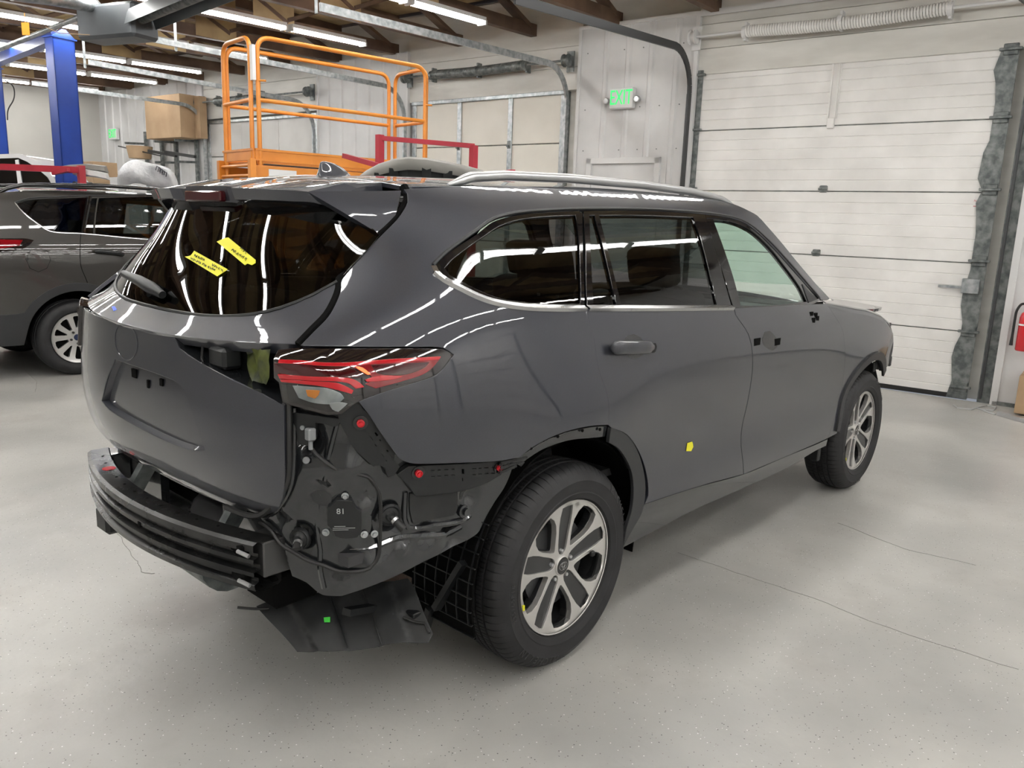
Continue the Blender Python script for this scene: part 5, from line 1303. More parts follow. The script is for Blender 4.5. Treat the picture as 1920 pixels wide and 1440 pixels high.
note('tape_flag', [(209,575,1),(215,574,1),(219,580,1),(213,583,1)], mkX(Xu, .002), K['blue_tape'], 'small blue tape flag on the tailgate edge below the rear window', 'tape')
note('tape_flag', [(1289,831,1),(1298,828,1),(1300,838),(1296,846,1),(1287,846,1)], mkS(.003), K['yellow_tape'], 'small yellow tape flag on the rear door', 'tape')
note('tape_flag', [(609,1161,1),(621,1160,1),(621,1170,1),(610,1170,1)], Surf(PS.F, lambda u, v: PS.P(u, v)+normal_at(PS,u,v)*.016, PS.UV), K['green_tape'], 'small green tag on the hanging splash shield', 'tape')
# ================================================================ second car
YC = 6.30
B2 = nspline([.25,.40,.60,.80,.95,1.10,1.20,1.27,1.40,1.52,1.62,1.68], [.86,.90,.925,.935,.955,.955,.935,.905,.835,.765,.70,.63])
def side2(x, z):
    y = B2(z)
    if x < .3: y -= .16*((.3-x)/.65)**3
    if x > 2.6: y -= .06*(x-2.6)**2*(1+2*sstep(1.1,1.4,z))
    g = math.exp(-((z-.78)/.16)**2)
    return y+.025*math.exp(-((x-.62)/.42)**2)*g+.025*math.exp(-((x-3.31)/.42)**2)*g
def mk2(off=0., sgn=-1):
    return Surf(lambda p: (sgn*(p.y-YC))-side2(p.x, p.z)-off if (.1 < p.z < 1.8 and -.6 < p.x < 4.5) else 1,
                lambda u, v: Vector((u, YC+sgn*(side2(u, v)+off), v)), lambda p: (p.x, p.z))
car2 = empty('car', (.62,YC,0), label='dark brown-grey small SUV parked behind at the left, silver wheel showing', cat='car')
def H2(o): o.location = o.location-Vector((.62,YC,0)); return o
def p2(name, px, S_, m_, par=None, **k):
    o = panel(name, px, S_, m_, par or car2, **k)
    if par is None: H2(o)
    return o
S2 = mk2()
def wpx(lst, S_=S2, closed=False, step=6): return [(q.x, q.y) for q in uvline(lst, S_, closed, step)]
qw = wpx([(28,381,1),(54,374),(108,371),(166,369,1),(160,400),(153,436,1),(95,432),(68,416),(42,396)], closed=True)
rw = wpx([(172,371,1),(225,369),(282,368),(322,369,1),(345,395),(352,450,1),(276,447),(159,438,1),(164,400)], closed=True)
fwin = [(1.78,1.60,1),(2.3,1.56),(2.75,1.40),(2.98,1.27,1),(2.4,1.25),(1.80,1.25,1)]
arc2 = lambda xc, r_, a0, a1, s_: [(xc+r_*math.cos(math.radians(k)), .36+r_*math.sin(math.radians(k))) for k in range(a0, a1, s_)]
gapx = wpx([(163,369),(158,400),(152,436),(150,470),(152,500),(160,520),(164,530)])
xt = [(-.05,1.58),(.10,1.63),(.5,1.675),(1.0,1.69),(1.6,1.69),(2.0,1.665),(2.25,1.61)]
def h2(l): return [Vector((a[0], a[1])) for a in l]
BS = p2('body_side', [(-.25,.33,1),(-.33,.50),(-.35,.9),(-.33,1.12),(-.27,1.32),(-.17,1.48)]+xt+[(2.6,1.45),(2.98,1.26,1),(3.3,1.20),(3.7,1.12),(4.0,.98),(4.12,.75),(4.1,.42,1),(3.85,.36,1)]+arc2(3.31,.44,2,180,12)+[(2.86,.33,1),(1.07,.33,1)]+arc2(.62,.44,2,180,12)+[(.17,.33,1)], S2, K['paint2'], world=True, grid=.045, step=.03, holes=[h2(qw), h2(rw), [Vector((a[0],a[1])) for a in dens(fwin, True, .06)]])
for nm, l, m_ in (('quarter_window', qw, K['glass_dark']), ('rear_door_window', rw, K['glass_dark']), ('front_door_window', fwin, K['glass_green'])):
    p2(nm, [(a[0], a[1], 0) for a in l], mk2(-.012), m_, world=True, grid=.06, step=.05, gap=0, t=.005)
# arch and sill cladding
CLD = p2('arch_cladding', [(-.26,.32,1),(-.34,.46),(-.35,.60,1),(.0,.60),(.12,.60,1)]+[(.62+.50*math.cos(math.radians(k)), .36+.50*math.sin(math.radians(k))) for k in range(150, 9, -12)]+[(1.14,.45,1),(2.80,.45,1)]+[(3.31+.50*math.cos(math.radians(k)), .36+.50*math.sin(math.radians(k))) for k in range(168, 9, -12)]+[(4.10,.48,1),(4.09,.38,1),(3.78,.34,1)]+arc2(3.31,.43,2,180,12)+[(2.86,.32,1),(1.07,.32,1)]+arc2(.62,.43,2,180,12)+[(.17,.32,1)], mk2(.008), K['clad'], world=True, grid=.05, step=.03, gap=0)
strp = lambda nm, l, S_, r_, m_, par=None, **k: (lambda o: H2(o) if par is None else o)(strip_on(nm, l, S_, r_, m_, par or car2, **k))
strp('waistline_trim', [(28,380),(34,388),(44,399),(68,418),(95,434),(154,438),(276,449),(352,452)], S2, .007, K['chrome'])
strp('window_frame', [(28,380),(54,372),(108,369),(166,367),(225,367),(282,366),(325,367)], S2, .008, K['plastic'])
strp('door_pillar', [(169,369),(163,400),(156,436)], mk2(-.002), .016, K['plastic_gloss'])
strp('door_pillar', [(184,370),(179,400),(176,440)], mk2(-.004), .007, K['paint2'])
strp('door_gap', gapx, mk2(-.0005), .0032, K['black'], world=True, step=.03)
strp('door_gap', [(1.72,1.62),(1.74,1.3),(1.76,1.0),(1.70,.6),(1.66,.46)], mk2(-.0005), .0032, K['black'], world=True, step=.05)
strp('fuel_door', [(49,487),(56,470),(72,465),(88,470),(95,487),(88,503),(72,510),(56,503)], mk2(-.001), .0022, K['black'], closed=True)
P = hit(51,486, S2); H2(MB().disc(P, (0,-1,0), .012, .006, 12).build('fuel_door_catch', K['plastic'], car2, 40))
tl2 = [(-.30,1.25,1)]+wpx([(0,447),(25,447),(48,447),(63,450,1),(56,458),(40,467),(0,472)])+[(-.30,1.12,1)]
T2 = p2('tail_lamp', tl2, mk2(.004), K['smoke_lens'], world=True, grid=.04, step=.03, gap=0)
lr = [(-.29,1.24,1)]+wpx([(0,449),(42,450,1),(36,460),(0,466)])+[(-.29,1.15,1)]
p2('red_lens', lr, mk2(.007), K['red_lens'], T2, world=True, grid=.04, step=.03, gap=0, t=.003); 
for c_ in (T2,): pass
hl = [hit(a, b_, mk2(o_)) for a, b_, o_ in ((178,471,.02),(186,471,.035),(205,473,.04),(222,475,.035),(231,477,.02))]
hq = MB().tube(rounded(hl, .03), .019, 8); H2(hq.build('door_handle', K['plastic'], car2, 60))
# roof, tail, bonnet, core
def roof2z(x): return nspline([-.2,.1,.6,1.2,1.8,2.2,2.9],[1.56,1.655,1.70,1.715,1.695,1.62,1.22])(x)
rr = MB(); xs = [-.22,-.05,.1,.35,.7,1.1,1.5,1.9,2.2,2.5,2.9]; W_ = [.60,.62,.63,.63,.63,.63,.63,.63,.64,.68,.74]
vs = []; 
for x__, w_ in zip(xs, W_):
    z = roof2z(x__)
    for k in range(9): yy = -1+2*k/8; vs.append((x__-.62, yy*w_, z-.03*abs(yy)**2.4))
fs = [(i*9+k, (i+1)*9+k, (i+1)*9+k+1, i*9+k+1) for i in range(len(xs)-1) for k in range(8)]
mesh('roof_panel', vs, fs[:8*7], K['paint2'], car2, True); mesh('windscreen', vs, fs[8*7:], K['glass_dark'], car2, True)
vs = []; prof2 = [(-.22,1.56,.60),(-.30,1.38,.70),(-.35,1.15,.80),(-.40,1.0,.84),(-.42,.75,.84),(-.40,.5,.82),(-.34,.34,.80)]
for x__, z, w_ in prof2:
    for k in range(9): yy = -1+2*k/8; vs.append((x__-.62+.12*abs(yy)**3, yy*w_, z))
mesh('tailgate', vs, [(i*9+k, (i+1)*9+k, (i+1)*9+k+1, i*9+k+1) for i in range(len(prof2)-1) for k in range(8)], K['paint2'], car2, True)
vs = []; prof3 = [(2.9,1.20,.76),(3.4,1.13,.78),(3.9,1.0,.74),(4.15,.8,.70),(4.2,.5,.72),(4.12,.34,.72)]
for x__, z, w_ in prof3:
    for k in range(9): yy = -1+2*k/8; vs.append((x__-.62-.1*abs(yy)**3, yy*w_, z))
mesh('bonnet', vs, [(i*9+k, (i+1)*9+k, (i+1)*9+k+1, i*9+k+1) for i in range(len(prof3)-1) for k in range(8)], K['paint2'], car2, True)
MB().box((-.80,-.62,.28),(3.3,.62,.50)).build('underbody', K['black'], car2)
for x__ in (.55,1.45):
    for y__ in (-.38,.38):
        soft('seat_back', (x__-.1,y__-.24,.55),(x__+.05,y__+.24,1.20), K['interior'], car2); soft('headrest', (x__-.1,y__-.13,1.22),(x__,y__+.13,1.40), K['interior'], car2, .03)
for sg in (-1,1):
    pts = []
    for x__, dz in ((.12,-.02),(.22,.02),(.35,.045),(.7,.05),(1.1,.05),(1.5,.045),(1.75,.02),(1.85,-.02)): pts.append(Vector((x__-.62, sg*.635, roof2z(x__)-.02+dz)))
    MB().tube(pts, .018, 8).build('roof_rail', K['plastic_gloss'], car2, 60)
MB().tube([(-.22-.0,0,1.69),(-.05,0,1.72),(.03,0,1.70)], .02, 6).build('antenna_fin', K['plastic'], car2, 50).location = (-.35,0,-.02)
# its wheels
def hf2(r_): return -.030+.028*(r_/.22)**2
W2S = Surf(lambda p: -p.y-hf2(math.hypot(p.x, p.z)), lambda u, v: Vector((u, -hf2(math.hypot(u, v)), v)), lambda p: (p.x, p.z))
o5 = [(.085,-9),(.13,-11),(.18,-12),(.200,-10),(.204,0),(.200,10),(.18,12),(.13,11),(.085,9),(.08,0)]
i5 = [(.095,-5),(.15,-8.5),(.19,-10),(.202,-7),(.203,0),(.202,7),(.19,10),(.15,8.5),(.095,5),(.09,0)]
ci2 = [(.218*math.cos(2*PI*k/60), .218*math.sin(2*PI*k/60), 0) for k in range(60)]
F2 = panel('wheel', ci2, W2S, K['silveralloy'], car2, world=True, grid=.025, step=.03, gap=0, holes=[pol(o5, 36+72*k) for k in range(5)]+[pol(i5, 72*k) for k in range(5)], t=.03)
MB().lathe([(.216,0),(.232,.008),(.234,.0),(.22,-.02),(.205,-.10),(.22,-.18)], (0,0,0), (0,-1,0), 48).build('rim_barrel', K['silveralloy'], F2, 50)
MB().lathe([(0,-.05),(.215,-.05),(.215,-.06),(0,-.06)], (0,0,0), (0,-1,0), 40).build('brake_disc', K['black'], F2, 40)
MB().lathe([(0,.006),(.026,.006),(.030,0),(.030,-.01)], (0,.028,0), (0,-1,0), 24).build('centre_cap', mat('dark_blue_cap', (.01,.02,.06), .3), F2, 40)
for k in range(5):
    a = math.radians(36+72*k+0); MB().lathe([(0,.012),(.009,.012),(.012,.006),(.012,-.01)], (.058*math.sin(a), .024, .058*math.cos(a)), (0,-1,0), 8).build('lug_nut', K['plastic_gloss'], F2, 40)
tyr2 = [(.233,-.005),(.245,.012),(.27,.022),(.30,.022),(.325,.008),(.340,-.015),(.346,-.03),(.347,-.05),(.340,-.052),(.340,-.060),(.350,-.062),(.350,-.095),(.343,-.097),(.343,-.105),(.350,-.107),(.350,-.14),(.343,-.142),(.343,-.15),(.346,-.152),(.346,-.18),(.325,-.20),(.28,-.21),(.235,-.19)]
MB().lathe(tyr2, (0,0,0), (0,-1,0), 72).build('tyre', K['rubber'], F2, 32)
F2.location = (0,-.90,.350)
for lc, rz in (((2.69,-.90,.35),0), ((0,.90,.35),PI), ((2.69,.90,.35),PI)):
    c_ = copy_tree(F2, car2); c_.location = lc; c_.rotation_euler = (0,0,rz)
for xc in (0, 2.69):
    m = MB(); n = 16; vs = []
    for y in (-.90,-.60):
        for i in range(n+1): a = math.radians(-5+190*i/n); vs.append((xc+.43*math.cos(a), y, .36+.43*math.sin(a)))
    m.add(vs, [(i, i+1, n+2+i, n+1+i) for i in range(n)]); m.build('wheel_liner', K['black'], car2)
    MB().box((xc-.43,-.61,.25),(xc+.43,-.58,.80)).build('wheel_well_wall', K['black'], car2)
for o_ in [o for o in car2.children if o.name.split('.')[0] in ('body_side','arch_cladding','quarter_window','rear_door_window','front_door_window')]:
    me = o_.data.copy(); bm = bmesh.new(); bm.from_mesh(me)
    for v in bm.verts: v.co.y = 2*YC-v.co.y
    bmesh.ops.reverse_faces(bm, faces=bm.faces[:]); bm.to_mesh(me); bm.free()
    me.polygons.foreach_set('use_smooth', [True]*len(me.polygons)); c_ = bpy.data.objects.new(o_.name.split('.')[0], me); link(c_, car2); c_.location = o_.location
# ================================================================ scissor lift platform
def ad(a, b_, d_): return C0+ray(a, b_)*d_
Bp = RW(5.13,3.98,0); Lp = (RW(4.75,2.10,0)-Bp); LL_ = Lp.length; Ld = Lp.normalized(); Pd = Vector((-Ld.y, Ld.x, 0))
if Pd.dot(E1) < 0: Pd = -Pd
LF = empty('scissor_lift', Bp, math.atan2(Ld.y, Ld.x), 'orange scissor lift with tall tubular guard rails behind the grey car', 'scissor lift')
# local frame: x along the platform, y across (away)
sgy = 1 if Vector((-Ld.y, Ld.x, 0)).dot(Pd) > 0 else -1
WD = .70*sgy
def frame(a, b_, mid=True, r_=.021, z0=1.80):
    a, b_ = Vector(a), Vector(b_); m = MB()
    pts = rounded([a+Vector((0,0,z0)), a+Vector((0,0,3.10)), b_+Vector((0,0,3.10)), b_+Vector((0,0,z0))], .13, 6)
    m.tube(pts, r_, 10); o = m.build('guard_rail', K['orange'], LF, 50)
    d_ = (b_-a).normalized()
    MB().tube([a+Vector((0,0,2.555)), b_+Vector((0,0,2.555))], r_*.9, 10).build('mid_rail', K['orange'], o, 50)
    return o
frame((.03,0,0), (LL_-.03,0,0)); frame((.03,WD,0), (LL_-.03,WD,0)); frame((-.02,.05*sgy,0), (-.02,WD-.05*sgy,0)); frame((LL_+.02,.05*sgy,0), (LL_+.02,WD-.05*sgy,0))
for y in (0, WD): MB().box((-.02,y-.01,2.02),(LL_+.02,y+.01,2.12)).box((-.02,y-.02,2.105),(LL_+.02,y+.02,2.125)).box((-.02,y-.02,2.015),(LL_+.02,y+.02,2.035)).build('toe_board', K['orange'], LF)
for x in (-.02, LL_+.02): MB().box((x-.01,0,2.02),(x+.01,WD,2.12)).box((x-.02,0,2.105),(x+.02,WD,2.125)).build('toe_board', K['orange'], LF)
MB().box((0,0,1.985),(LL_,WD,2.01)).build('deck', K['orange'], LF)
for y in (0, WD): MB().box((-.05,y-.02,1.86),(LL_+.05,y+.02,1.975),bev=.004).build('deck_beam', K['orange'], LF)
for x in (-.05, .55*1): pass
for x, y in ((-.06,-.02*sgy),(-.06,WD),(LL_,0),(LL_,WD)): MB().box((x-.03,y-.03,1.45),(x+.03,y+.03,2.03),bev=.004).build('corner_post', K['orange'], LF)
MB().tube([(-.06,0,1.88),(-.06,WD,1.88)],.014,8).tube([(-.06,0,1.97),(-.06,WD,1.97)],.014,8).build('end_rung', K['orange'], LF, 50)
MB().box((.10,-.026*sgy,1.87),(.38,-.022*sgy,1.945)).build('warning_plate', K['whitebeam'], LF)
MB().box((.62,-.026*sgy,1.87),(.80,-.022*sgy,1.93)).build('warning_plate', K['whitebeam'], LF)
for x in (.62,):
    MB().tube(rounded([(.05,-.03*sgy,1.985),(.68,-.03*sgy,1.985),(.70,-.03*sgy,1.90)],.05),.006,6).build('hose', K['plastic'], LF, 50)
MB().box((-.03,-.03,2.72),(.0,.03,3.02)).build('warning_sticker', K['whitebeam'], LF)
for x in (.03, LL_-.03): MB().tube([(x,-.02*sgy,2.72),(x+.05,-.06*sgy,2.72)],.01,6).build('latch_pin', K['orange'], LF, 50)
# scissor stack and chassis below
for lv in range(4):
    z0 = .62+lv*.30
    for y in (.10*sgy, WD-.10*sgy):
        for s_ in (0,1): MB().bar((.08 if s_ else LL_-.08, y+.03*s_*sgy, z0), (LL_-.08 if s_ else .08, y+.03*s_*sgy, z0+.28), .05, .09).build('scissor_arm', K['orange'], LF)
MB().box((-.05,-.05*sgy,.25),(LL_+.05,WD+.05*sgy,.58),bev=.02).build('chassis', K['grey_tin'], LF, 30)
for x in (.25, LL_-.25):
    for y in (-.12*sgy, WD+.12*sgy):
        MB().lathe([(0,.07),(.12,.07),(.20,.06),(.22,.04),(.22,-.04),(.20,-.06),(.12,-.07),(0,-.07)], (x,y,.22), (0,1,0), 24).build('lift_wheel', K['rubber2'], LF, 40)
# ================================================================ red stand with a bumper cover
D_ = 5.0
p1_, p2_ = ad(712,262,D_), ad(888,282,D_-.0)
p2_.z = p2_.z
ST = empty('bumper_stand', ((p1_.x+p2_.x)/2, (p1_.y+p2_.y)/2, 0), label='red square-tube stand carrying the dusty bumper cover behind the roof', cat='stand')
b0 = ST.location.copy()
def stb(name, a, b_, w_=.04, h_=.04, m_='redsteel', par=None): return MB().bar(Vector(a)-b0, Vector(b_)-b0, w_, h_).build(name, K[m_], par or ST)
stb('post', Vector((p1_.x,p1_.y,.1)), p1_+Vector((0,0,.03)), .04, .04); stb('post', Vector((p2_.x,p2_.y,.1)), p2_+Vector((0,0,.03)), .04,.04)
stb('top_bar', ad(714,259,D_), ad(890,274,D_), .028, .028)
stb('arm', ad(645,292,D_+.25), ad(712,311,D_), .03,.03); stb('arm', ad(910,331,D_-.3), ad(962,323,D_-.55), .03,.03); stb('arm', ad(752,323,D_-.15), ad(784,308,D_-.35), .03,.035)
dv = (p2_-p1_); dv.z = 0; dv.normalize(); ov = Vector((-dv.y, dv.x, 0))
for P in (p1_, p2_): stb('foot', Vector((P.x,P.y,.05))-ov*.35, Vector((P.x,P.y,.05))+ov*.35, .06,.06)
stb('cross_bar', Vector((p1_.x,p1_.y,.5)), Vector((p2_.x,p2_.y,.5)))
# bumper cover: a curved thin shell with a dark inside
def shell(name, top, depth, hgt, thick, mt, par=None):
    """top: list of world points along the upper edge; shell drops towards the viewer then down"""
    secs = []
    for P, dd, hh in zip(top, depth, hgt):
        v = (C0-P); v.z = 0; v.normalize(); up = Vector((0,0,1))
        secs.append([P, P+v*dd*.5-up*.02, P+v*dd-up*hh*.35, P+v*dd-up*hh, P+v*(dd-thick)-up*hh, P+v*(dd-thick)-up*hh*.38, P+v*dd*.5-up*(.02+thick), P-up*thick])
    return secs
tp = [(668,334),(686,320),(710,307),(738,298),(765,294),(800,296),(840,303),(880,312),(918,323),(955,336)]
top = [ad(a, b_, D_-.35-.28*math.sin(i/9*PI)) for i, (a, b_) in enumerate(tp)]
bc = empty('bumper_cover', top[4], label='dusty grey bumper cover resting on the red stand', cat='bumper cover')
secs = []
for i, P in enumerate(top):
    s_ = math.sin(i/9*PI); nx_ = top[min(i+1,9)]-top[max(i-1,0)]; v = (C0-P); v.z = 0; v.normalize(); up = Vector((0,0,1)); h_ = .05+.02*s_
    secs.append([P-v*.10-up*.03, P-v*.04, P, P+v*.03-up*.012, P+v*.035-up*h_*.6, P+v*.02-up*h_, P+v*.005-up*h_, P+v*.015-up*h_*.6, P+v*.01-up*.02, P-v*.04-up*.012, P-v*.10-up*.042])
o = loft('bumper_skin', [[q-top[4] for q in r_] for r_ in secs], K['primer'], bc, 50)
m = MB()
for i in (2,3,5,6,7,8):
    P = top[i]-top[4]; v = (C0-top[i]); v.z = 0; v.normalize(); m.bar(P+v*.02-Vector((0,0,.05)), P+v*.0-Vector((0,0,.13)), .05,.012)
m.tube([top[3]-top[4]+Vector((0,0,-.07)), top[3]-top[4]+Vector((.08,-.1,-.11))], .008, 6)
tag(m.build('clip_rail', K['plastic_dusty'], bc), kind='stuff')
vsA = [top[i]-top[4]-Vector((0,0,.045)) for i in range(2,10)]; vsB = [p-Vector((0,0,.16)) + Vector((.02,.02,0)) for i, p in enumerate(vsA)]
mesh('inner_absorber', vsA+vsB, [(i, i+1, 9+i, 8+i) for i in range(7)], K['plastic_dusty'], bc)
# ================================================================ two post lift
def post(P, w_, d_, h_, name, label, pad):
    o = empty(name, (P.x, P.y, 0), math.radians(12), label, 'lift post')
    m = MB(); m.box((-w_/2,-d_/2,.02),(w_/2,-d_/2+.012,h_)).box((-w_/2,-d_/2,.02),(-w_/2+.012,d_/2,h_)).box((w_/2-.012,-d_/2,.02),(w_/2,d_/2,h_)).box((-w_/2,d_/2-.012,.02),(-w_/2+.12,d_/2,h_)).box((w_/2-.12,d_/2-.012,.02),(w_/2,d_/2,h_))
    m.build('column', K['blue'], o)
    MB().box((-w_/2-.02,-d_/2-.02,h_),(w_/2+.02,d_/2+.02,h_+.015)).build('cap_plate', K['blue'], o)
    m = MB(); m.add([(-w_/2-.01,-d_/2,h_+.015),(w_/2+.01,-d_/2,h_+.015),(w_/2-.10,-d_/2,h_+.11),(-w_/2+.12,-d_/2,h_+.11)]+[(-w_/2-.01,-d_/2+.02,h_+.015),(w_/2+.01,-d_/2+.02,h_+.015),(w_/2-.10,-d_/2+.02,h_+.11),(-w_/2+.12,-d_/2+.02,h_+.11)], [(0,1,2,3),(7,6,5,4),(0,4,5,1),(1,5,6,2),(2,6,7,3),(3,7,4,0)]); m.build('gusset', K['blue'], o)
    MB().box((-w_/2-.1,-d_/2-.1,0),(w_/2+.1,d_/2+.1,.02)).build('base_plate', K['blue'], o)
    if pad: MB().box((-.05,-d_/2-.10,1.62),(.20,-d_/2-.012,1.84),bev=.02).build('door_guard', K['rubber2'], o, 30)
    MB().box((-.10,-d_/2-.10,.4),(.10,-d_/2-.012,1.2)).build('carriage', K['blue'], o)
    return o
PB = ad(112,80,9.6); lp1 = post(PB, .27, .17, 3.50, 'lift_post', 'tall blue steel lift post left of the orange platform', True)
PB2 = ad(-22,118,11.8); lp2 = post(PB2, .27, .17, 3.50, 'lift_post', 'farther blue lift post cut off by the left edge of the view', False)
q0 = Vector((PB.x, PB.y, 3.55)); q1 = Vector((PB2.x, PB2.y, 3.55)); dd = (q1-q0).normalized(); q1e = q1
cb = empty('lift_crossbeam', q0, label='blue overhead beam with grey hoses joining the two lift posts', cat='beam')
MB().bar(Vector((0,0,0))+dd*.1, q1e-q0-dd*.1, .12, .12).build('beam', K['blue'], cb)
MB().tube([Vector((0,0,.10))+dd*.1, q1e-q0+Vector((0,0,.10))], .03, 8).build('conduit', K['steel'], cb, 50)
hz = empty('air_hose', ad(8,150,10.6), label='black looping hose beside the far blue post', cat='hose')
a_ = ad(8,150,10.6); MB().tube(rounded([Vector((0,0,0)), ad(26,160,10.6)-a_, ad(28,185,10.6)-a_, ad(14,205,10.6)-a_, ad(14,225,10.6)-a_], .3), .008, 6).build('hose_line', K['rubber2'], hz, 60)
# ================================================================ heater overhead
cH = ad(220,45,7.9); dirH = (ad(600,-95,5.9)-ad(262,28,7.75)); 
HT = empty('tube_heater', cH, label='grey metal burner box with long hooded reflector under the ceiling', cat='heater')
b0 = ad(168,50,8.05); b1 = ad(275,50,7.75); ax_ = (b1-b0).normalized(); ax_.z = 0; ax_.normalize(); sd = Vector((-ax_.y, ax_.x, 0)); Lb = (b1-b0).length
Mx = Matrix(((ax_.x, sd.x, 0, b0.x-cH.x), (ax_.y, sd.y, 0, b0.y-cH.y), (0,0,1,b0.z-cH.z), (0,0,0,1)))
MB().box((0,-.16,-.16),(Lb,.16,.16), Mx, bev=.03).build('burner_box', K['grey_tin'], HT, 20)
MB().box((-.003,-.09,-.09),(-.001,.03,.11), Mx).build('rating_plate', K['whitebeam'], HT)
# reflector hood: an inverted trough running toward the camera
h0 = ad(262,30,7.7); h1 = ad(720,-95,4.9); hd_ = (h1-h0); hd_.z = 0; L_h = hd_.length; hd_.normalize(); hs = Vector((-hd_.y, hd_.x, 0))
def hsec(P): return [P+hs*a+Vector((0,0,b_)) for a, b_ in ((-.15,-.10),(-.11,.04),(0,.08),(.11,.04),(.15,-.10),(.145,-.10),(.105,.03),(0,.07),(-.105,.03),(-.145,-.10))]
h1f = Vector((h1.x, h1.y, h0.z))
loft('reflector_hood', [hsec(h0-cH), hsec(h0.lerp(h1f,.5)-cH), hsec(h1f-cH)], K['grey_tin'], HT, 30)
MB().tube([h0-cH+Vector((0,0,-.03)), h1f-cH+Vector((0,0,-.03))], .05, 12).build('burner_tube', K['steel_dark'], HT, 50)
MB().disc(h0-cH-hd_*.10, hd_, .11, .12, 20).build('tube_collar', K['grey_tin'], HT, 40)
for k in (.15,.6): 
    P = h0.lerp(h1f, k); MB().tube([P-cH+Vector((0,0,.09)), P-cH+Vector((0,0,4.3-P.z))], .006, 5).build('hanger_chain', K['steel'], HT)
fl_ = empty('flue_pipe', ad(178,12,7.9), label='ribbed grey flue pipe leaving the heater box towards the top left', cat='pipe')
a_ = fl_.location.copy(); pp = [ad(178,18,7.95)-a_, ad(176,10,7.9)-a_, ad(150,5,7.6)-a_, ad(90,-6,7.3)-a_, ad(20,-14,7.0)-a_]
MB().tube(rounded(pp, .2, 6), .07, 14).build('duct', K['steel'], fl_, 50)
cdh = empty('steel_conduit', ad(0,92,8.5), label='pale conduit slanting up to the heater elbow above the blue post', cat='pipe'); a_ = cdh.location.copy()
MB().tube([Vector((0,0,0)), ad(150,32,8.0)-a_], .026, 10).build('pipe', K['steel'], cdh, 50)
MB().tube([ad(85,50,7.9)-a_, ad(110,62,7.9)-a_, ad(180,66,7.85)-a_], .004, 6).build('cord', K['cardboard'], cdh, 50)
otg = MB().box((-.036,-.003,-.055),(.036,.003,.055)).tube([(0,0,.05),(.0,0,.14)],.003,5).build('orange_tag', mat('orange_card', (.75,.28,.02), .6)); otg.location = ad(48,54,7.5); otg.rotation_euler = (0,0,math.radians(-50)); tag(otg, 'orange card hanging from the conduit at the top left', 'tag')
# ================================================================ wall rack and boxes (far end of the door wall)
def wallbox(name, s0, s1, t0, t1, z0, z1, label, mt='cardboard', flaps=True):
    c_ = RW((s0+s1)/2, (t0+t1)/2, z0); o = empty(name, c_, TH, label, 'box'); w_, d_, h_ = (s1-s0)/2, (t1-t0)/2, z1-z0
    MB().box((-w_,-d_,0),(w_,d_,h_),bev=.006).build('carton', K[mt], o, 20)
    MB().box((-w_*.98,-.03,h_),(w_*.98,.03,h_+.002)).build('packing_tape', mat('brown_tape', (.30,.19,.10), .3), o)
    return o
wallbox('cardboard_box', 12.22, 13.38, .06, .46, 2.80, 3.54, 'large tan cardboard box high on the wall rack')
wallbox('cardboard_box', 12.03, 12.19, .05, .20, 2.80, 3.52, 'narrow darker cardboard box wedged right of the large tan box')
q = wat(262,285,.55); bk = MB().lathe([(.0,0),(.19,0),(.23,.22),(.225,.22),(.185,.01),(0,.01)], (0,0,0), (0,0,1), 22).build('round_carton', K['cardboard']); bk.location = RW(q[0], .55, q[2]-.12); tag(bk, 'small open round cardboard tub on the rack shelf', 'box'); smooth_by_angle(bk.data, 40)
RK_ = empty('wall_rack', RW(12.9,.03,0), TH, 'slotted grey steel rack uprights with arms on the far steel wall', 'rack')
for px in (278,307,333,372):
    s_ = wat(px, 300, .03)[0]-12.9; MB().box((s_-.035,0,.2),(s_+.035,.05,3.0)).build('upright', K['steel_dark'], RK_)
for z in (2.77, 2.40):
    for px in (278,333,372):
        s_ = wat(px, 300, .03)[0]-12.9; MB().bar((s_,.05,z),(s_,.45,z-.02),.03,.04).build('arm', K['steel_dark'], RK_)
for (a, b_, c2_, d2_, lb) in ((279,283,330,292,'shorter dark trim strip lying on the rack arms'), (310,285,366,294,'longer dark trim strip lying on the rack arms'), (222,274,300,292,'thin dark rod slanting across the far wall rack')):
    P, Q = RW(*wat(a, b_, .6)), RW(*wat(c2_, d2_, .6)); o = MB().bar(Vector((0,0,0)), Q-P, .05 if 'thin' not in lb else .02, .05 if 'thin' not in lb else .02).build('trim_strip', K['plastic']); o.location = P; tag(o, lb, 'trim strip')
# bagged bumper cover
bgP = ad(268,325,10.3); bg = empty('bagged_bumper', bgP, label='bumper cover wrapped in crinkled clear plastic, black scrawl on it', cat='bumper cover')
random.seed(12); secs = []
otl = [(-44,14),(-40,-8),(-26,-20),(-8,-22),(12,-16),(32,-12),(52,-6),(64,8)]
k_ = 10.3/FPX
for i, (a, b_) in enumerate(otl):
    hgt = 38+b_*-1
    r_ = []
    for j in range(8):
        an = 2*PI*j/8; rr = (.10+.05*math.sin(an*2+i))
        r_.append(_r*(a*k_) + Vector((0,0,-b_*k_-.12)) + Vector((0,0,1))*(.16*math.sin(an)+random.uniform(-.015,.015)) + (-_f)*(rr*math.cos(an)+random.uniform(-.02,.02)))
    secs.append(r_)
o = loft('wrapped_cover', secs, K['bag'], bg, 60)
sb = o.modifiers.new('s', 'SUBSURF'); sb.levels = sb.render_levels = 2
scr = MB()
for i in range(4):
    P = ad(292+i*4, 319+i*3, 10.12)-bgP; scr.tube([P, P+Vector((.02,.01,.05)), P+Vector((.05,-.02,.03)), P+Vector((.04,-.02,-.02))], .006, 4)
scr.build('black_scrawl', K['ink'], bg)
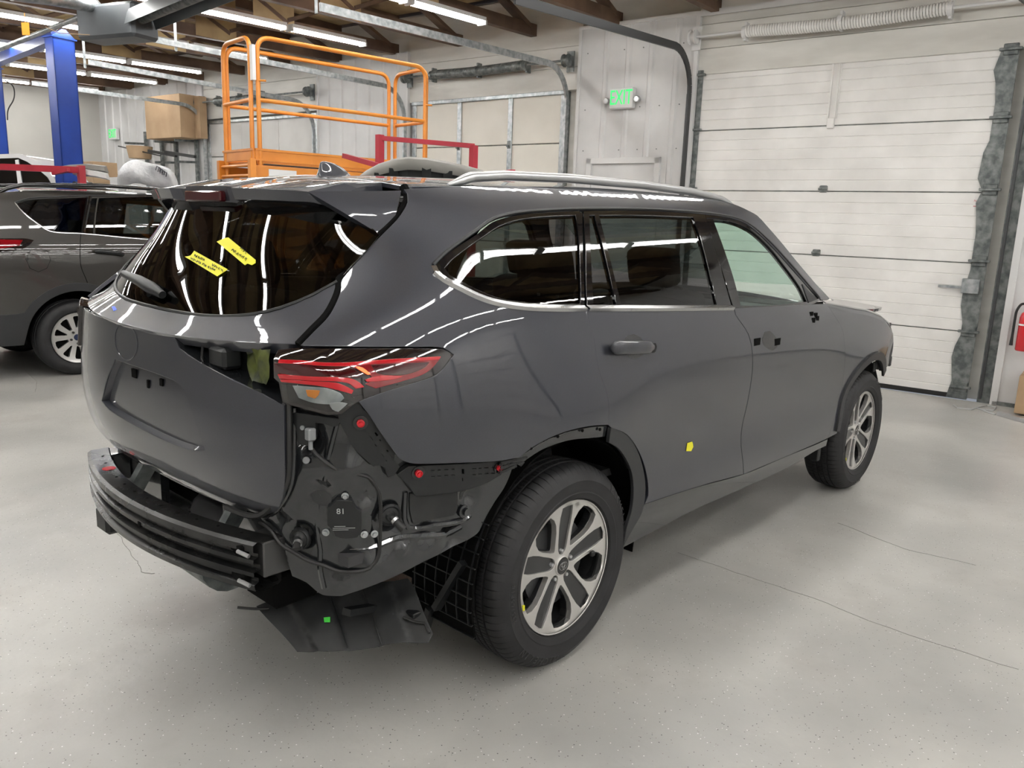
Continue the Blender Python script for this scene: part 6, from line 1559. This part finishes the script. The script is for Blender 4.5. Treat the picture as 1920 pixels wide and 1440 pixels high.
bw = MB().box((-.04,-.2,0),(.04,.2,1.95)).build('white_cabinet_edge', K['whitebeam']); bw.location = ad(222,330,11.0); bw.location.z = 0; tag(bw, 'pale upright panel left of the bagged bumper', 'panel')
# ================================================================ red rail stand at the left with parts on it
r0, r1 = ad(-20,312,9.1), ad(152,319,9.1)
RS2 = empty('parts_stand', (r1.x, r1.y, 0), label='red stand rail across the far left, a pale bumper lying on it', cat='stand'); b0 = RS2.location.copy()
for nm, a, b_, w_ in (('rail', r0, r1, .07), ('post', Vector((r1.x,r1.y,.05)), r1+Vector((0,0,.05)), .07), ('post', Vector((r0.x,r0.y,.05)), r0+Vector((0,0,.03)), .07), ('arm', ad(100,325,9.1), ad(128,318,8.95), .04)):
    MB().bar(a-b0, b_-b0, w_, w_).build(nm, K['redsteel'], RS2)
for nm, l, dpt, m_, lb in (('bumper_cover', [(108,318),(130,314),(165,312),(200,316)], 9.25, 'primer', 'thin pale grey bumper cover lying on the red rail'), ('bumper_cover', [(140,322),(160,322),(185,326),(203,330)], 9.2, 'white_paint', 'white bumper strip behind the end of the red rail')):
    P0 = ad(*l[0], dpt); pts = [ad(a, b_, dpt)-P0 for a, b_ in l]; secs = [[p+Vector((0,0,.03)), p+(-_f)*.05+Vector((0,0,.01)), p+(-_f)*.05-Vector((0,0,.04)), p+_f*.05-Vector((0,0,.04))] for p in pts]
    o = loft(nm, secs, K[m_], None, 50); o.location = P0; tag(o, lb, 'bumper cover')
cbx = wallbox('cardboard_box', 0, .5, 0, .35, 0, .3, 'brown cardboard box behind the red rail near the steel wall'); cbx.location = ad(182,330,11.4); cbx.location.z = 1.86
tbr = empty('work_shelf', (cbx.location.x, cbx.location.y, 0), TH, 'steel work shelf holding the brown box beyond the red rail', 'shelf')
MB().box((-.40,-.25,1.80),(.40,.25,1.858)).build('shelf_board', K['steel_dark'], tbr)
for a in (-.37,.37):
    for b_ in (-.22,.22): MB().box((a-.02,b_-.02,0),(a+.02,b_+.02,1.80)).build('leg', K['steel_dark'], tbr)
# white car beyond, its tailgate side turned to us
wc0 = ad(0,300,9.9); WC = empty('car', (wc0.x, wc0.y, 0), 0, 'white car far behind at the left edge, dark side windows', 'car')
lift_ = Vector((wc0.x, wc0.y, 0)); back_ = Vector((_f.x, _f.y, 0)).normalized()
def pslab(name, px, d0, th, m_, par, extra=(), ang=30):
    pts = [ad(a, b_, d0)-lift_ for a, b_ in px]+[Vector(q) for q in extra]; n = len(pts)
    vs = pts+[p+back_*th for p in pts]
    return MB().add(vs, [tuple(range(n)), tuple(range(2*n-1,n-1,-1))]+[(i, (i+1) % n, n+(i+1) % n, n+i) for i in range(n)]).build(name, m_, par, ang)
rgt = Vector((_r.x, _r.y, 0)).normalized()
e0 = ad(104,338,9.9)-lift_; e1_ = ad(-260,420,9.9)-lift_
pslab('body', [(-260,395),(-180,370),(-120,315),(-60,294),(0,289),(36,288),(56,295),(76,307),(92,322),(104,338)], 9.9, .8, K['white_paint'], WC, [(e0.x+rgt.x*.12, e0.y+rgt.y*.12, 1.2), (e0.x+rgt.x*.14, e0.y+rgt.y*.14, .35), (e1_.x, e1_.y, .35)])
pslab('side_window', [(-100,330),(-60,303),(0,297),(34,296),(50,303),(68,315),(88,332),(96,345),(-100,352)], 9.885, .012, K['plastic_gloss'], WC)
pslab('window_pillar', [(28,300),(34,299),(42,350),(34,350)], 9.87, .012, K['white_paint'], WC)
for k in (-1.6,.55):
    c_ = rgt*k; MB().lathe([(0,.1),(.2,.1),(.33,.08),(.35,.05),(.35,-.1),(0,-.1)], (c_.x,c_.y,.35), -back_, 28).build('wheel', K['rubber2'], WC, 40)
# ================================================================ right edge: extinguisher, boxes, cable
exP = RW(*wat(1921,618,.12)); EX = empty('fire_extinguisher', RW(-.80,.13,.55), label='red fire extinguisher on the wall at the right edge', cat='fire extinguisher')
MB().lathe([(0,0),(.055,0),(.062,.01),(.062,.30),(.05,.34),(.022,.365),(.022,.385),(0,.385)], (0,0,0), (0,0,1), 24).build('cylinder', mat('extinguisher_red', (.6,.01,.02), .25, 0, 1), EX, 40)
MB().box((-.012,-.012,.385),(.012,.012,.42)).box((-.02,-.01,.42),(.09,.01,.435)).box((-.01,-.01,.40),(.08,.01,.41)).build('valve_handle', K['steel_dark'], EX)
hx = E1*1.0
MB().tube(rounded([Vector((0,0,.41)), hx*.06+Vector((0,0,.43)), hx*.095+Vector((0,0,.36)), hx*.095+Vector((0,0,.12))], .05, 5), .011, 8).build('hose', K['rubber2'], EX, 60)
MB().tube([hx*.095+Vector((0,0,.13)), hx*.095+Vector((0,0,.04))], .014, 8, rs=[.011,.016]).build('nozzle', K['plastic'], EX, 60)
MB().lathe([(.064,.15),(.064,.165),(.066,.165),(.066,.15)], (0,0,.08), (0,0,1), 24).build('wall_strap', K['whitebeam'], EX)
wallbox('cardboard_box', -1.25, -.83, .05, .40, .02, .36, 'brown cardboard box on the floor under the fire extinguisher')
cl_ = [(1788,759),(1795,765),(1820,768),(1835,763),(1850,760),(1868,764),(1862,770),(1840,768),(1830,764),(1850,772),(1866,777)]
cp = [on(a, b_, 2, .008) for a, b_ in cl_]; cp = [RW(rc(p)[0], max(rc(p)[1], .06), .008) for p in cp]
co = empty('floor_cable', cp[0], label='grey cable looped on the floor at the foot of the door jamb', cat='cable'); MB().tube([p-cp[0] for p in cp], .007, 6).build('cable_line', K['white_plastic'], co, 60)
wm = [RW(rc(on(a, b_, 2, .02))[0], max(.08, rc(on(a, b_, 2, .02))[1]), .02) for a, b_ in ((1873,775),(1935,792))]
wmo = MB().bar(Vector((0,0,0)), wm[1]-wm[0], .05, .035).build('aluminium_bar', K['silver']); wmo.location = wm[0]; tag(wmo, 'silver straight bar lying on the floor at the right edge', 'bar')
tag(MB().box((S0,0,0),(-.62,.03,.035),RM).build('baseboard_front', K['steel_dark']), kind='structure')
swb = MB().box((-.035,-.02,-.06),(.035,.02,.06),bev=.006).build('junction_box', K['whitebeam']); q = wat(1333,12); swb.location = RW(q[0], .0, q[2]); swb.rotation_euler = (0,0,TH); tag(swb, 'white junction box at the top right of the exit bay', 'box')
